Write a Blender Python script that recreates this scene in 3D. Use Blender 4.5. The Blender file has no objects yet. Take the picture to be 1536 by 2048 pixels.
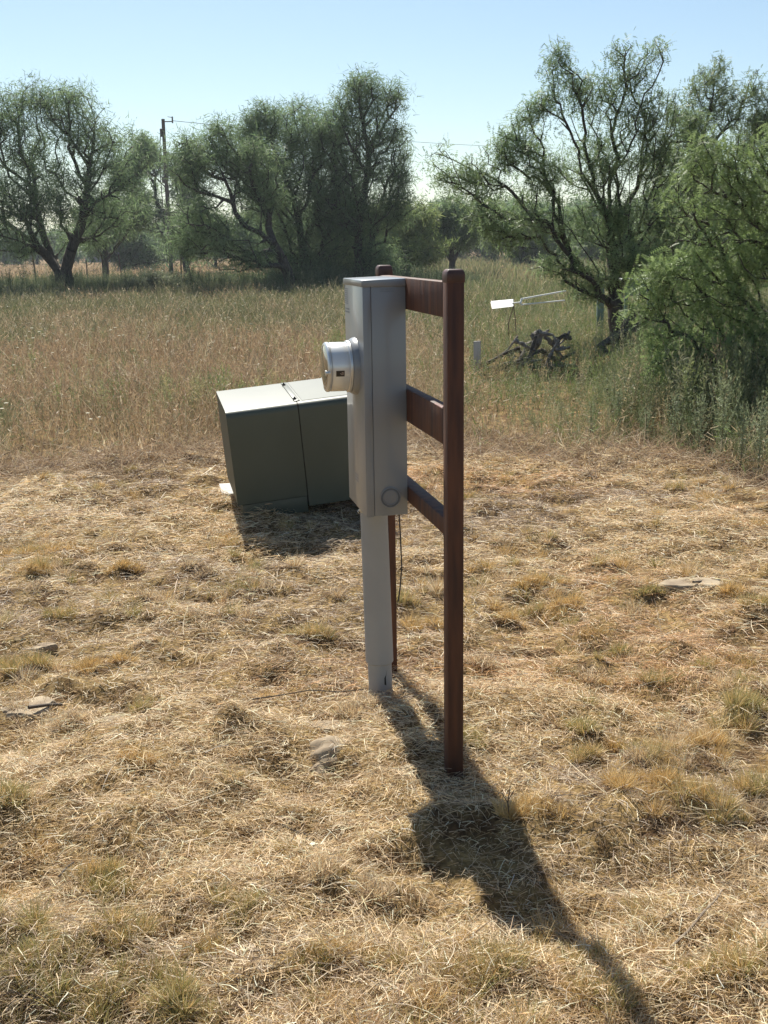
import bpy, bmesh, math, time
import numpy as np
from mathutils import Vector, Matrix
rng = np.random.default_rng(7)
S = bpy.context.scene
COL = S.collection

# ------------------------------------------------------------------ camera
F_PX, PITCH, ROLL, CAM_H = 2176.86, .2387, -.0158, 1.592
cam_data = bpy.data.cameras.new('camera')
cam_data.sensor_fit = 'VERTICAL'; cam_data.sensor_height = 36.0
cam_data.lens = 36.0 * F_PX / 2048
cam_data.clip_start = .05; cam_data.clip_end = 6000
cam = bpy.data.objects.new('camera', cam_data); COL.objects.link(cam)
_fw = np.array([0, math.cos(PITCH), -math.sin(PITCH)]); _up = np.array([0, math.sin(PITCH), math.cos(PITCH)])
_rt = np.array([1., 0, 0])
RR = math.cos(ROLL) * _rt + math.sin(ROLL) * _up
UU = -math.sin(ROLL) * _rt + math.cos(ROLL) * _up
M = Matrix(((RR[0], UU[0], -_fw[0], 0), (RR[1], UU[1], -_fw[1], 0), (RR[2], UU[2], -_fw[2], CAM_H), (0, 0, 0, 1)))
cam.matrix_world = M
S.camera = cam
C0 = np.array([0, 0, CAM_H])
def ray(x, y): return _fw + RR * (x - 768) / F_PX - UU * (y - 1024) / F_PX
def at(x, y, Y):
    d = ray(x, y); return C0 + d * (Y / d[1])
def gnd(x, y, z=0):
    d = ray(x, y); return C0 + d * ((z - CAM_H) / d[2])

# ------------------------------------------------------------------ light
SUN = np.array([-.280 * .8, .8, 1.0]); SUN /= np.linalg.norm(SUN)
EL = math.asin(SUN[2]); AZ = math.atan2(SUN[0], SUN[1])
w = bpy.data.worlds.new('World'); S.world = w; w.use_nodes = True
nt = w.node_tree
bg = nt.nodes['Background']; sky = nt.nodes.new('ShaderNodeTexSky')
sky.sky_type = 'NISHITA'; sky.sun_disc = False
sky.sun_elevation = EL; sky.sun_rotation = AZ
sky.air_density = 1.0; sky.dust_density = .5; sky.ozone_density = .8
tint = nt.nodes.new('ShaderNodeMix'); tint.data_type = 'RGBA'; tint.blend_type = 'MULTIPLY'; tint.inputs[0].default_value = 1
tint.inputs[7].default_value = (.965, 1.02, 1.02, 1)
nt.links.new(sky.outputs[0], tint.inputs[6]); nt.links.new(tint.outputs[2], bg.inputs[0]); bg.inputs[1].default_value = .066
sl = bpy.data.lights.new('sun', 'SUN'); sl.energy = 5.0; sl.angle = math.radians(.53); sl.color = (1, .95, .85)
so = bpy.data.objects.new('sun', sl); COL.objects.link(so)
so.rotation_euler = Vector(SUN).to_track_quat('Z', 'Y').to_euler()
S.view_settings.view_transform = 'Standard'; S.view_settings.look = 'None'
S.view_settings.exposure = 0.86; S.view_settings.gamma = 1
S.cycles.max_bounces = 6; S.cycles.transparent_max_bounces = 8
S.cycles.diffuse_bounces = 4; S.cycles.glossy_bounces = 3; S.cycles.transmission_bounces = 4
S.cycles.caustics_reflective = False; S.cycles.caustics_refractive = False

# ------------------------------------------------------------------ helpers
def new_mat(name): 
    m = bpy.data.materials.new(name); m.use_nodes = True
    return m, m.node_tree.nodes, m.node_tree.links, m.node_tree.nodes['Principled BSDF']
def noisy(name, c1, c2, scale=20, rough=.6, metal=0, bump=0, detail=6, stretch=(1, 1, 1), lo=.35, hi=.65, r2=None, coat=0):
    m, n, l, b = new_mat(name)
    tc = n.new('ShaderNodeTexCoord'); mp = n.new('ShaderNodeMapping'); mp.inputs['Scale'].default_value = stretch
    nz = n.new('ShaderNodeTexNoise'); nz.inputs['Scale'].default_value = scale; nz.inputs['Detail'].default_value = detail
    rp = n.new('ShaderNodeValToRGB'); rp.color_ramp.elements[0].position = lo; rp.color_ramp.elements[1].position = hi
    rp.color_ramp.elements[0].color = (*c1, 1); rp.color_ramp.elements[1].color = (*c2, 1)
    l.new(tc.outputs['Object'], mp.inputs[0]); l.new(mp.outputs[0], nz.inputs['Vector']); l.new(nz.outputs['Fac'], rp.inputs[0])
    l.new(rp.outputs[0], b.inputs['Base Color'])
    b.inputs['Roughness'].default_value = rough; b.inputs['Metallic'].default_value = metal
    b.inputs['Coat Weight'].default_value = coat
    if r2 is not None:
        mr = n.new('ShaderNodeMapRange'); mr.inputs[3].default_value = rough; mr.inputs[4].default_value = r2
        l.new(nz.outputs['Fac'], mr.inputs[0]); l.new(mr.outputs[0], b.inputs['Roughness'])
    if bump:
        bp = n.new('ShaderNodeBump'); bp.inputs['Strength'].default_value = bump; bp.inputs['Distance'].default_value = .004
        l.new(nz.outputs['Fac'], bp.inputs['Height']); l.new(bp.outputs[0], b.inputs['Normal'])
    return m
def plant_mat(name, trans=.35, rough=.55, spec=.25):
    """colour comes from the plant's own per-blade 'Col' attribute (species and dryness)"""
    m, n, l, b = new_mat(name)
    a = n.new('ShaderNodeAttribute'); a.attribute_name = 'Col'
    b.inputs['Roughness'].default_value = rough; b.inputs['Specular IOR Level'].default_value = spec
    t = n.new('ShaderNodeBsdfTranslucent'); mx = n.new('ShaderNodeMixShader'); mx.inputs[0].default_value = trans
    l.new(a.outputs['Color'], b.inputs['Base Color']); l.new(a.outputs['Color'], t.inputs['Color'])
    l.new(b.outputs[0], mx.inputs[1]); l.new(t.outputs[0], mx.inputs[2])
    l.new(mx.outputs[0], n['Material Output'].inputs['Surface'])
    return m

def mesh_np(name, V, F, mat, parent=None, colors=None, smooth=False, n=None):
    """V (n,3); F (m,k) all faces the same size"""
    me = bpy.data.meshes.new(name); V = np.asarray(V, np.float32); F = np.asarray(F, np.int32)
    k = F.shape[1]
    me.vertices.add(len(V)); me.vertices.foreach_set('co', V.ravel())
    me.loops.add(F.size); me.loops.foreach_set('vertex_index', F.ravel())
    me.polygons.add(len(F)); me.polygons.foreach_set('loop_start', np.arange(0, F.size, k, dtype=np.int32))
    me.update(calc_edges=True)
    if smooth: me.polygons.foreach_set('use_smooth', np.ones(len(F), bool))
    if colors is not None:
        ca = me.color_attributes.new('Col', 'FLOAT_COLOR', 'POINT')
        c4 = np.ones((len(V), 4), np.float32); c4[:, :3] = colors
        ca.data.foreach_set('color', c4.ravel())
    me.materials.append(mat)
    o = bpy.data.objects.new(name, me); COL.objects.link(o)
    if parent: o.parent = parent
    return o
def tag(o, label=None, cat=None, group=None, kind=None):
    if label: o['label'] = label
    if cat: o['category'] = cat
    if group: o['group'] = group
    if kind: o['kind'] = kind
    return o
def empty(name, loc=(0, 0, 0)):
    o = bpy.data.objects.new(name, None); COL.objects.link(o); o.location = loc; o.empty_display_size = .1
    return o
def bmo(name, bm, mat, parent=None, bevel=0, smooth=False, seg=2, world=None):
    if bevel:
        bmesh.ops.bevel(bm, geom=[e for e in bm.edges], offset=bevel, segments=seg, affect='EDGES', profile=.5, clamp_overlap=True)
    bmesh.ops.recalc_face_normals(bm, faces=bm.faces)
    me = bpy.data.meshes.new(name); bm.to_mesh(me); bm.free(); me.materials.append(mat)
    if smooth:
        for p in me.polygons: p.use_smooth = True
        me.set_sharp_from_angle(angle=math.radians(40))
    o = bpy.data.objects.new(name, me); COL.objects.link(o)
    if parent: o.parent = parent
    return o
def prism(bm, P, Q):
    """closed solid between two loops of points"""
    a = [bm.verts.new(p) for p in P]; b = [bm.verts.new(q) for q in Q]; n = len(a)
    bm.faces.new(a[::-1]); bm.faces.new(b)
    for i in range(n): bm.faces.new((a[i], a[(i + 1) % n], b[(i + 1) % n], b[i]))
def boxm(bm, fr, a0, a1, b0, b1, c0, c1):
    """box in a frame fr(a,b,c)->point"""
    P = [fr(a0, b0, c0), fr(a1, b0, c0), fr(a1, b1, c0), fr(a0, b1, c0)]
    Q = [fr(a0, b0, c1), fr(a1, b0, c1), fr(a1, b1, c1), fr(a0, b1, c1)]
    prism(bm, P, Q)
def lathe(bm, fr, prof, n=32, cap=True):
    """prof list of (radius, axial); fr(x,y,axial)"""
    rings = []
    for r, a in prof:
        rings.append([bm.verts.new(fr(r * math.cos(2 * math.pi * i / n), r * math.sin(2 * math.pi * i / n), a)) for i in range(n)])
    for A, B in zip(rings[:-1], rings[1:]):
        for i in range(n): bm.faces.new((A[i], A[(i + 1) % n], B[(i + 1) % n], B[i]))
    if cap:
        bm.faces.new(rings[0][::-1]); bm.faces.new(rings[-1])
def tube_pts(bm, pts, r, n=8):
    pts = [Vector(p) for p in pts]; rings = []
    for i, p in enumerate(pts):
        d = (pts[min(i + 1, len(pts) - 1)] - pts[max(i - 1, 0)]).normalized()
        a = d.orthogonal().normalized() if i == 0 else (prev - d * prev.dot(d)).normalized()
        prev = a; b = d.cross(a); ri = r[i] if hasattr(r, '__len__') else r
        rings.append([bm.verts.new(p + (a * math.cos(t) + b * math.sin(t)) * ri) for t in [2 * math.pi * k / n for k in range(n)]])
    for A, B in zip(rings[:-1], rings[1:]):
        for i in range(n): bm.faces.new((A[i], A[(i + 1) % n], B[(i + 1) % n], B[i]))
    bm.faces.new(rings[0][::-1]); bm.faces.new(rings[-1])

# value noise, vectorised
_tab = np.random.default_rng(3).random((256, 256))
def vnoise(x, y, s, off=0):
    x = np.asarray(x) / s + 37.3 + off * 11.7; y = np.asarray(y) / s + 91.1 + off * 5.3
    xi = np.floor(x).astype(int); yi = np.floor(y).astype(int); fx = x - xi; fy = y - yi
    fx = fx * fx * (3 - 2 * fx); fy = fy * fy * (3 - 2 * fy)
    g = lambda i, j: _tab[i % 256, j % 256]
    return (g(xi, yi) * (1 - fx) + g(xi + 1, yi) * fx) * (1 - fy) + (g(xi, yi + 1) * (1 - fx) + g(xi + 1, yi + 1) * fx) * fy
TUFTS = [  # px, py, radius, height, palette : clumps that stand out in the picture
    (1082, 1178, .17, .10, 'g'), (1135, 1222, .10, .10, 'g'), (1022, 1240, .07, .08, 'g'), (962, 1330, .11, .09, 'o'), (205, 1335, .15, .09, 'g'),
    (305, 1210, .08, .08, 'o'), (615, 1278, .12, .10, 'm'), (285, 1440, .05, .10, 'n'), (1183, 1470, .09, .10, 'n'), (1170, 1518, .07, .09, 'm'),
    (1380, 1510, .17, .10, 'g'), (1470, 1432, .12, .12, 'n'), (1320, 1615, .19, .10, 'g'), (1448, 1668, .08, .09, 'm'), (195, 1765, .10, .09, 'n'),
    (490, 1828, .11, .10, 'n'), (300, 1965, .13, .13, 'n'), (40, 2010, .14, .12, 'n'), (5, 1655, .09, .11, 'n'), (1525, 1240, .12, .12, 'm'),
    (1475, 1195, .10, .10, 'g'), (35, 1345, .13, .12, 'm'), (75, 1160, .10, .08, 'g'), (1050, 1650, .15, .09, 'g'), (560, 1700, .08, .07, 'm'),
    (838, 1260, .12, .10, 'g'), (250, 1140, .12, .08, 'g'), (720, 1432, .10, .09, 'o'), (1290, 1540, .12, .08, 'o'), (110, 1240, .12, .09, 'm'),
    (400, 1150, .11, .08, 'o'), (1000, 1900, .12, .08, 'n'), (830, 1920, .13, .09, 'm'), (1170, 1960, .12, .09, 'm'), (1245, 1300, .05, .08, 'n'),
    (1300, 1190, .07, .07, 'n'), (940, 1490, .09, .09, 'n'), (1400, 1340, .05, .08, 'n'), (1520, 1600, .09, .10, 'n'), (270, 1560, .07, .08, 'g'),
    (150, 1480, .08, .07, 'o'), (780, 1790, .10, .07, 'o'), (640, 1935, .10, .08, 'm'), (1340, 1980, .11, .08, 'm'), (1500, 1980, .12, .09, 'm'), (90, 1930, .13, .13, 'n'), (170, 2010, .12, .12, 'n'), (10, 1900, .10, .14, 'n'), (250, 1880, .09, .10, 'm'),
    (350, 2030, .10, .11, 'n'), (395, 1905, .08, .09, 'm'), (930, 1985, .10, .09, 'm'), (1010, 1945, .10, .09, 'n'), (660, 1770, .08, .08, 'o'), (480, 1480, .13, .06, 'o'), (540, 1180, .20, .06, 'o')]
MOUNDS = [(gnd(px, py)[0], gnd(px, py)[1], r, .022 + .09 * r) for px, py, r, h, k in TUFTS]
_mr = np.random.default_rng(21)
for _ in range(110):
    _y = (1.7 ** .8 + _mr.random() * (8.2 ** .8 - 1.7 ** .8)) ** (1 / .8); MOUNDS.append(((_mr.random() * 2 - 1) * (.42 * _y + .2), _y, .04 + .09 * _mr.random(), .018 + .022 * _mr.random()))
def ground_z(x, y):
    x = np.asarray(x, float); y = np.asarray(y, float)
    near = np.clip((14 - np.hypot(x, y)) / 5, 0, 1)
    z = (vnoise(x, y, .9, 1) - .5) * .05 + near * ((vnoise(x, y, .27, 2) - .5) * .10 + (vnoise(x, y, .10, 3) - .5) * .05)
    z = z + (vnoise(x, y, 14, 4) - .5) * .18 * np.clip((np.hypot(x, y) - 9) / 20, 0, 1)
    z = z - .15 * np.exp(-((x + .48) / .55) ** 2 - ((y - 5.88) / .36) ** 2) + .05 * np.exp(-((x + .45) / .5) ** 2 - ((y - 5.22) / .16) ** 2)
    z = z - .06 * np.exp(-((x + .6) / .6) ** 2 - ((y - 6.45) / .45) ** 2)
    if z.ndim and z.size > 1:
        for mx, my, mr, mh in MOUNDS:
            m = (np.abs(x - mx) < mr * 2.2) & (np.abs(y - my) < mr * 2.2)
            if m.any(): z[m] += mh * np.exp(-(((x[m] - mx) ** 2 + ((y[m] - my) * 1.25) ** 2) / (mr * mr * .8)) ** 1.6)
    else:
        for mx, my, mr, mh in MOUNDS: z = z + mh * np.exp(-(((x - mx) ** 2 + ((y - my) * 1.25) ** 2) / (mr * mr * .8)) ** 1.6)
    for cx, cy in ((.203, 3.083), (-.04, 3.97), (-.02, 3.73)): z = z * (1 - np.exp(-((x - cx) ** 2 + (y - cy) ** 2) / .03)) - .012 * np.exp(-((x - cx) ** 2 + (y - cy) ** 2) / .012)
    return z
def mow_edge(x):   # distance at which the mown ground gives way to the tall meadow
    return np.interp(x, [-8, -2.8, -1.4, 0, 2, 2.7, 4, 8], [7.2, 7.7, 8.5, 8.75, 8.0, 6.8, 5.6, 4.5]) + (vnoise(x, np.zeros_like(x), .5, 5) - .5) * .7

# ------------------------------------------------------------------ ground, one sheet out to the horizon
def axis(lo, hi, fine, far, n):
    mid = np.arange(lo, hi + 1e-6, fine); g = [mid]
    t = np.linspace(0, 1, n + 1)[1:]
    grow = fine * n * t * .5 + (far - abs(hi)) * t ** 4
    up_ = hi + grow; dn = lo - grow
    return np.concatenate([dn[::-1], mid, up_])
gx = axis(-3.6, 3.6, .035, 700, 60); gy = axis(1.2, 9.4, .035, 800, 60)
GX, GY = np.meshgrid(gx, gy); gz = ground_z(GX, GY)
nx_, ny_ = len(gx), len(gy); ii = np.arange(nx_ * ny_).reshape(ny_, nx_)
GF = np.stack([ii[:-1, :-1], ii[:-1, 1:], ii[1:, 1:], ii[1:, :-1]], -1).reshape(-1, 4)
gm, n, l, b = new_mat('dry_soil_and_thatch')
tc = n.new('ShaderNodeTexCoord')
def nz_(scale, detail=8, rough=.6):
    z = n.new('ShaderNodeTexNoise'); z.inputs['Scale'].default_value = scale; z.inputs['Detail'].default_value = detail
    z.inputs['Roughness'].default_value = rough; l.new(tc.outputs['Object'], z.inputs['Vector']); return z
n1 = nz_(9); n2 = nz_(70); n3 = nz_(.12, 4)
r1 = n.new('ShaderNodeValToRGB'); r1.color_ramp.elements[0].color = (.12, .072, .045, 1); r1.color_ramp.elements[1].color = (.32, .225, .13, 1)
r1.color_ramp.elements[0].position = .38; r1.color_ramp.elements[1].position = .62
r2 = n.new('ShaderNodeValToRGB'); r2.color_ramp.elements[0].color = (.45, .45, .45, 1); r2.color_ramp.elements[1].color = (1.15, 1.1, 1.0, 1)
r2.color_ramp.elements[0].position = .35; r2.color_ramp.elements[1].position = .65
r3 = n.new('ShaderNodeValToRGB'); r3.color_ramp.elements[0].color = (.8, .9, .62, 1); r3.color_ramp.elements[1].color = (1.1, 1, .9, 1)
mA = n.new('ShaderNodeMix'); mA.data_type = 'RGBA'; mA.blend_type = 'MULTIPLY'; mA.inputs[0].default_value = 1
mB = n.new('ShaderNodeMix'); mB.data_type = 'RGBA'; mB.blend_type = 'MULTIPLY'; mB.inputs[0].default_value = 1
l.new(n1.outputs[0], r1.inputs[0]); l.new(n2.outputs[0], r2.inputs[0]); l.new(n3.outputs[0], r3.inputs[0])
l.new(r1.outputs[0], mA.inputs[6]); l.new(r2.outputs[0], mA.inputs[7]); l.new(mA.outputs[2], mB.inputs[6]); l.new(r3.outputs[0], mB.inputs[7])
l.new(mB.outputs[2], b.inputs['Base Color']); b.inputs['Roughness'].default_value = .95; b.inputs['Specular IOR Level'].default_value = .1
bp = n.new('ShaderNodeBump'); bp.inputs['Strength'].default_value = .6; bp.inputs['Distance'].default_value = .01
l.new(n2.outputs[0], bp.inputs['Height']); l.new(bp.outputs[0], b.inputs['Normal'])
gr = mesh_np('ground', np.stack([GX, GY, gz], -1).reshape(-1, 3), GF, gm, smooth=True)
tag(gr, kind='structure')

# ------------------------------------------------------------------ blades of grass (vectorised)
def norm(v): return v / np.maximum(np.linalg.norm(v, axis=-1, keepdims=True), 1e-9)
def blades(base, d, length, width, curve, nseg=2, taper=.25, side=None):
    """base (N,3), d (N,3) start direction, curve (N,3) added to the path ~ t^2; returns V,F"""
    N = len(base); t = np.linspace(0, 1, nseg + 1)
    P = base[:, None, :] + d[:, None, :] * (length[:, None, None] * t[None, :, None]) + curve[:, None, :] * (length[:, None, None] * (t ** 2)[None, :, None])
    if side is None:
        side = norm(np.cross(d, rng.normal(size=(N, 3))))
    wd = (1 - (1 - taper) * t)[None, :, None] * width[:, None, None] * .5
    A = P - side[:, None, :] * wd; B = P + side[:, None, :] * wd
    V = np.stack([A, B], 2).reshape(-1, 3)
    b0 = (np.arange(N) * (2 * (nseg + 1)))[:, None]; k = np.arange(nseg)[None, :] * 2
    q = b0 + k
    F = np.stack([q, q + 1, q + 3, q + 2], -1).reshape(-1, 4)
    return V, F
def rep(c, nseg): return np.repeat(c, 2 * (nseg + 1), axis=0)
class Bag:
    def __init__(s): s.V = []; s.F = []; s.C = []; s.n = 0
    def add(s, V, F, C):
        s.V.append(V); s.F.append(F + s.n); s.C.append(C); s.n += len(V)
    def build(s, name, mat, parent=None): 
        return mesh_np(name, np.concatenate(s.V), np.concatenate(s.F), mat, parent, np.concatenate(s.C))
def pick(pal, N, jitter=.14):
    pal = np.array(pal); c = pal[rng.integers(0, len(pal), N)]
    return np.clip(c * (1 + rng.normal(size=(N, 1)) * jitter), .01, .9)
def rnd_dir(N, zlo, zhi):
    a = rng.random(N) * 2 * np.pi; z = zlo + (zhi - zlo) * rng.random(N); r = np.sqrt(np.maximum(0, 1 - z * z))
    return np.stack([np.cos(a) * r, np.sin(a) * r, z], -1)

M_STRAW = plant_mat('dry_straw', .38, .5, .35)
M_TUFT = plant_mat('tuft_blades', .2, .55, .3)
M_GRASS = plant_mat('grass_blades', .35, .55, .25)
M_LEAF = plant_mat('mesquite_leaves', .5, .55, .2)
M_LEAFNEAR = plant_mat('mesquite_leaves_near', .45, .5, .22)
STRAW = [(.76, .60, .39), (.82, .67, .45), (.65, .48, .27), (.86, .75, .54), (.43, .30, .18), (.73, .54, .30), (.58, .44, .29)]
GREY = [(.36, .27, .19), (.48, .38, .27), (.20, .14, .10), (.60, .50, .38)]
GOLD = [(.66, .47, .20), (.74, .56, .29), (.54, .38, .16), (.62, .47, .25)]
GRN = [(.36, .34, .13), (.46, .40, .18), (.30, .29, .12), (.58, .47, .24), (.62, .50, .28)]

# mown thatch -----------------------------------------------------------
def thatch():
    bag = Bag()
    N = 470000
    u = rng.random(N); p = .5
    Y = (1.55 ** p + u * (9.2 ** p - 1.55 ** p)) ** (1 / p)
    X = (rng.random(N) * 2 - 1) * (.47 * Y + .35)
    keep = (Y < mow_edge(X) + .5)
    patch = vnoise(X, Y, .5, 9) * .6 + vnoise(X, Y, .17, 10) * .4
    keep &= rng.random(N) < np.clip(.25 + 1.5 * (patch - .15) , .3, 1)
    X, Y, patch = X[keep], Y[keep], patch[keep]; N = len(X)
    k = np.maximum(1, Y / 2.8) ** .75
    L = (.018 + .05 * rng.random(N) ** 1.6) * k ** .5
    W = (.0012 + .0014 * rng.random(N)) * k
    # locally combed direction with strong scatter
    a = vnoise(X, Y, .35, 12) * 9 + rng.normal(size=N) * 1.1
    el = np.abs(rng.normal(size=N)) * .36
    d = np.stack([np.cos(a) * np.cos(el), np.sin(a) * np.cos(el), np.sin(el)], -1)
    z = ground_z(X, Y) + rng.random(N) ** 2 * (.018 + .06 * np.clip(patch - .35, 0, 1))
    base = np.stack([X, Y, z], -1)
    cv = rng.normal(size=(N, 3)) * .22; cv[:, 2] = -np.abs(cv[:, 2]) - el * .5
    V, F = blades(base, d, L, W, cv, 2, .4)
    c = pick(STRAW, N, .22)
    gsel = vnoise(X, Y, .8, 14) + rng.normal(size=N) * .18 > .72
    c[gsel] = pick(GREY, gsel.sum())
    red = vnoise(X, Y, 1.1, 21) + rng.normal(size=N) * .12 > .8
    c[red] = c[red] * np.array([.95, .8, .72])
    bag.add(V, F, rep(c, 2))
    # a sprinkling of long pale stalks
    n2 = 1700
    Y = (1.55 ** .5 + rng.random(n2) * (8.6 ** .5 - 1.55 ** .5)) ** 2; X = (rng.random(n2) * 2 - 1) * (.45 * Y + .3)
    a = rng.random(n2) * 6.283; el = rng.random(n2) * .35
    d = np.stack([np.cos(a) * np.cos(el), np.sin(a) * np.cos(el), np.sin(el)], -1)
    base = np.stack([X, Y, ground_z(X, Y) + .02], -1); cv = rng.normal(size=(n2, 3)) * .18; cv[:, 2] -= .15
    V, F = blades(base, d, .07 + .12 * rng.random(n2), (.0016 + .0012 * rng.random(n2)) * np.maximum(1, Y / 3), cv, 4, .5)
    bag.add(V, F, rep(pick([(.72, .62, .42), (.64, .52, .32), (.45, .36, .25)], n2), 4))
    o = bag.build('mown_straw', M_STRAW)
    tag(o, 'pale mown dry grass thatch lying over the bare ground in front of the meadow', 'dry grass', kind='stuff')
thatch()

def tuft_geo(bag, x, y, r, n, h, pal, lean=.4, wd=.0021):
    if r > .03:      # an uneven clump is several small ones grown together
        m = int(3 + r * 55)
        for _ in range(m):
            a = rng.random() * 6.283; q = r * rng.random() ** .6
            tuft_geo(bag, x + math.cos(a) * q * 1.15, y + math.sin(a) * q * .85, .013 + .016 * rng.random(), int(n / m), h * (.55 + .6 * rng.random()), pal, lean, wd)
        return
    a = rng.random(n) * 6.283; rr = r * np.sqrt(rng.random(n))
    X = x + np.cos(a) * rr; Y = y + np.sin(a) * rr
    out = rr / r * lean
    d = norm(np.stack([np.cos(a) * out + rng.normal(size=n) * .22, np.sin(a) * out + rng.normal(size=n) * .22, np.ones(n)], -1))
    L = h * (.45 + .75 * rng.random(n)) * (1 - .35 * (rr / r))
    cv = np.stack([np.cos(a) * .3, np.sin(a) * .3, -.12 * np.ones(n)], -1) * rng.random((n, 1)) + rng.normal(size=(n, 3)) * .08
    V, F = blades(np.stack([X, Y, ground_z(X, Y) - .01], -1), d, L, wd * (.7 + .6 * rng.random(n)) * max(1, y / 3) ** .8, cv, 3, .2)
    bag.add(V, F, rep(pick(pal, n), 3))
PALS = {'g': GOLD, 'o': STRAW[:4] + GREY[:2], 'm': GOLD + GRN, 'n': GRN + GOLD[:1]}
def tufts():
    bag = Bag()
    for px, py, r, h, k in TUFTS:
        q = gnd(px, py); tuft_geo(bag, q[0], q[1], r * .72, int(300 + 7500 * r), h * .72, PALS[k], .5, .0027)
    for _ in range(2600):
        Y = (1.6 ** .8 + rng.random() * (8.6 ** .8 - 1.6 ** .8)) ** (1 / .8); X = (rng.random() * 2 - 1) * (.45 * Y + .4)
        if Y > mow_edge(np.array([X]))[0] or vnoise(X, Y, .45, 61) < .35 + .3 * rng.random(): continue
        r = .012 + .07 * rng.random() ** 2
        tuft_geo(bag, X, Y, r * .8, int(50 + 2600 * r), .035 + .065 * rng.random(), [STRAW, PALS['o'], GOLD, GOLD, PALS['m'], PALS['n']][rng.integers(0, 6)], .6, .0022)
    o = bag.build('grass_tufts', M_TUFT)
    tag(o, 'golden and green tufts of short cut grass standing up out of the thatch', 'grass', kind='stuff')
tufts()

# tall meadow ------------------------------------------------------------
def zone_color(X, Y, N):
    px = X / Y * F_PX + 768
    tan = pick([(.50, .39, .24), (.58, .46, .30), (.38, .29, .18)], N)
    red = pick([(.42, .29, .18), (.34, .23, .14), (.52, .38, .24)], N)
    olive = pick([(.21, .22, .11), (.26, .26, .14), (.17, .19, .09)], N)
    grn = pick([(.15, .21, .065), (.20, .27, .09), (.24, .30, .10)], N)
    dry = pick([(.62, .51, .34), (.70, .60, .42)], N)
    patch = vnoise(X, Y * .5, 1.6, 30) * .6 + vnoise(X, Y, .6, 31) * .4 + rng.normal(size=N) * .13
    rightness = np.clip((px - 820) / 250, 0, 1) + np.clip((560 - abs(px - 560)) / 700, 0, .0)
    # reddish stand in the left middle distance, olive further off
    wred = np.clip(1.25 - abs(np.log(Y / 11.5)) * 2.1, 0, 1) * np.clip((760 - px) / 250, 0, 1) + .25 * (1 - rightness)
    c = tan.copy()
    m = patch < .36 + .28 * wred; c[m] = red[m] * .5 + tan[m] * .5; m2 = m & (wred > .45) & (rng.random(N) < .7); c[m2] = red[m2]
    far = np.clip((Y - 15) / 12, 0, 1)
    m = patch > .60 - .3 * far; c[m] = olive[m]
    m = rng.random(N) < rightness * np.clip((Y - 7.5) / 5, .25, .85); c[m] = np.where(rng.random((m.sum(), 1)) < .75, grn[m], olive[m])
    m = rng.random(N) < .12; c[m] = dry[m]; c = c * np.where(Y[:, None] > 8.6, .78, 1)
    return c
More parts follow.
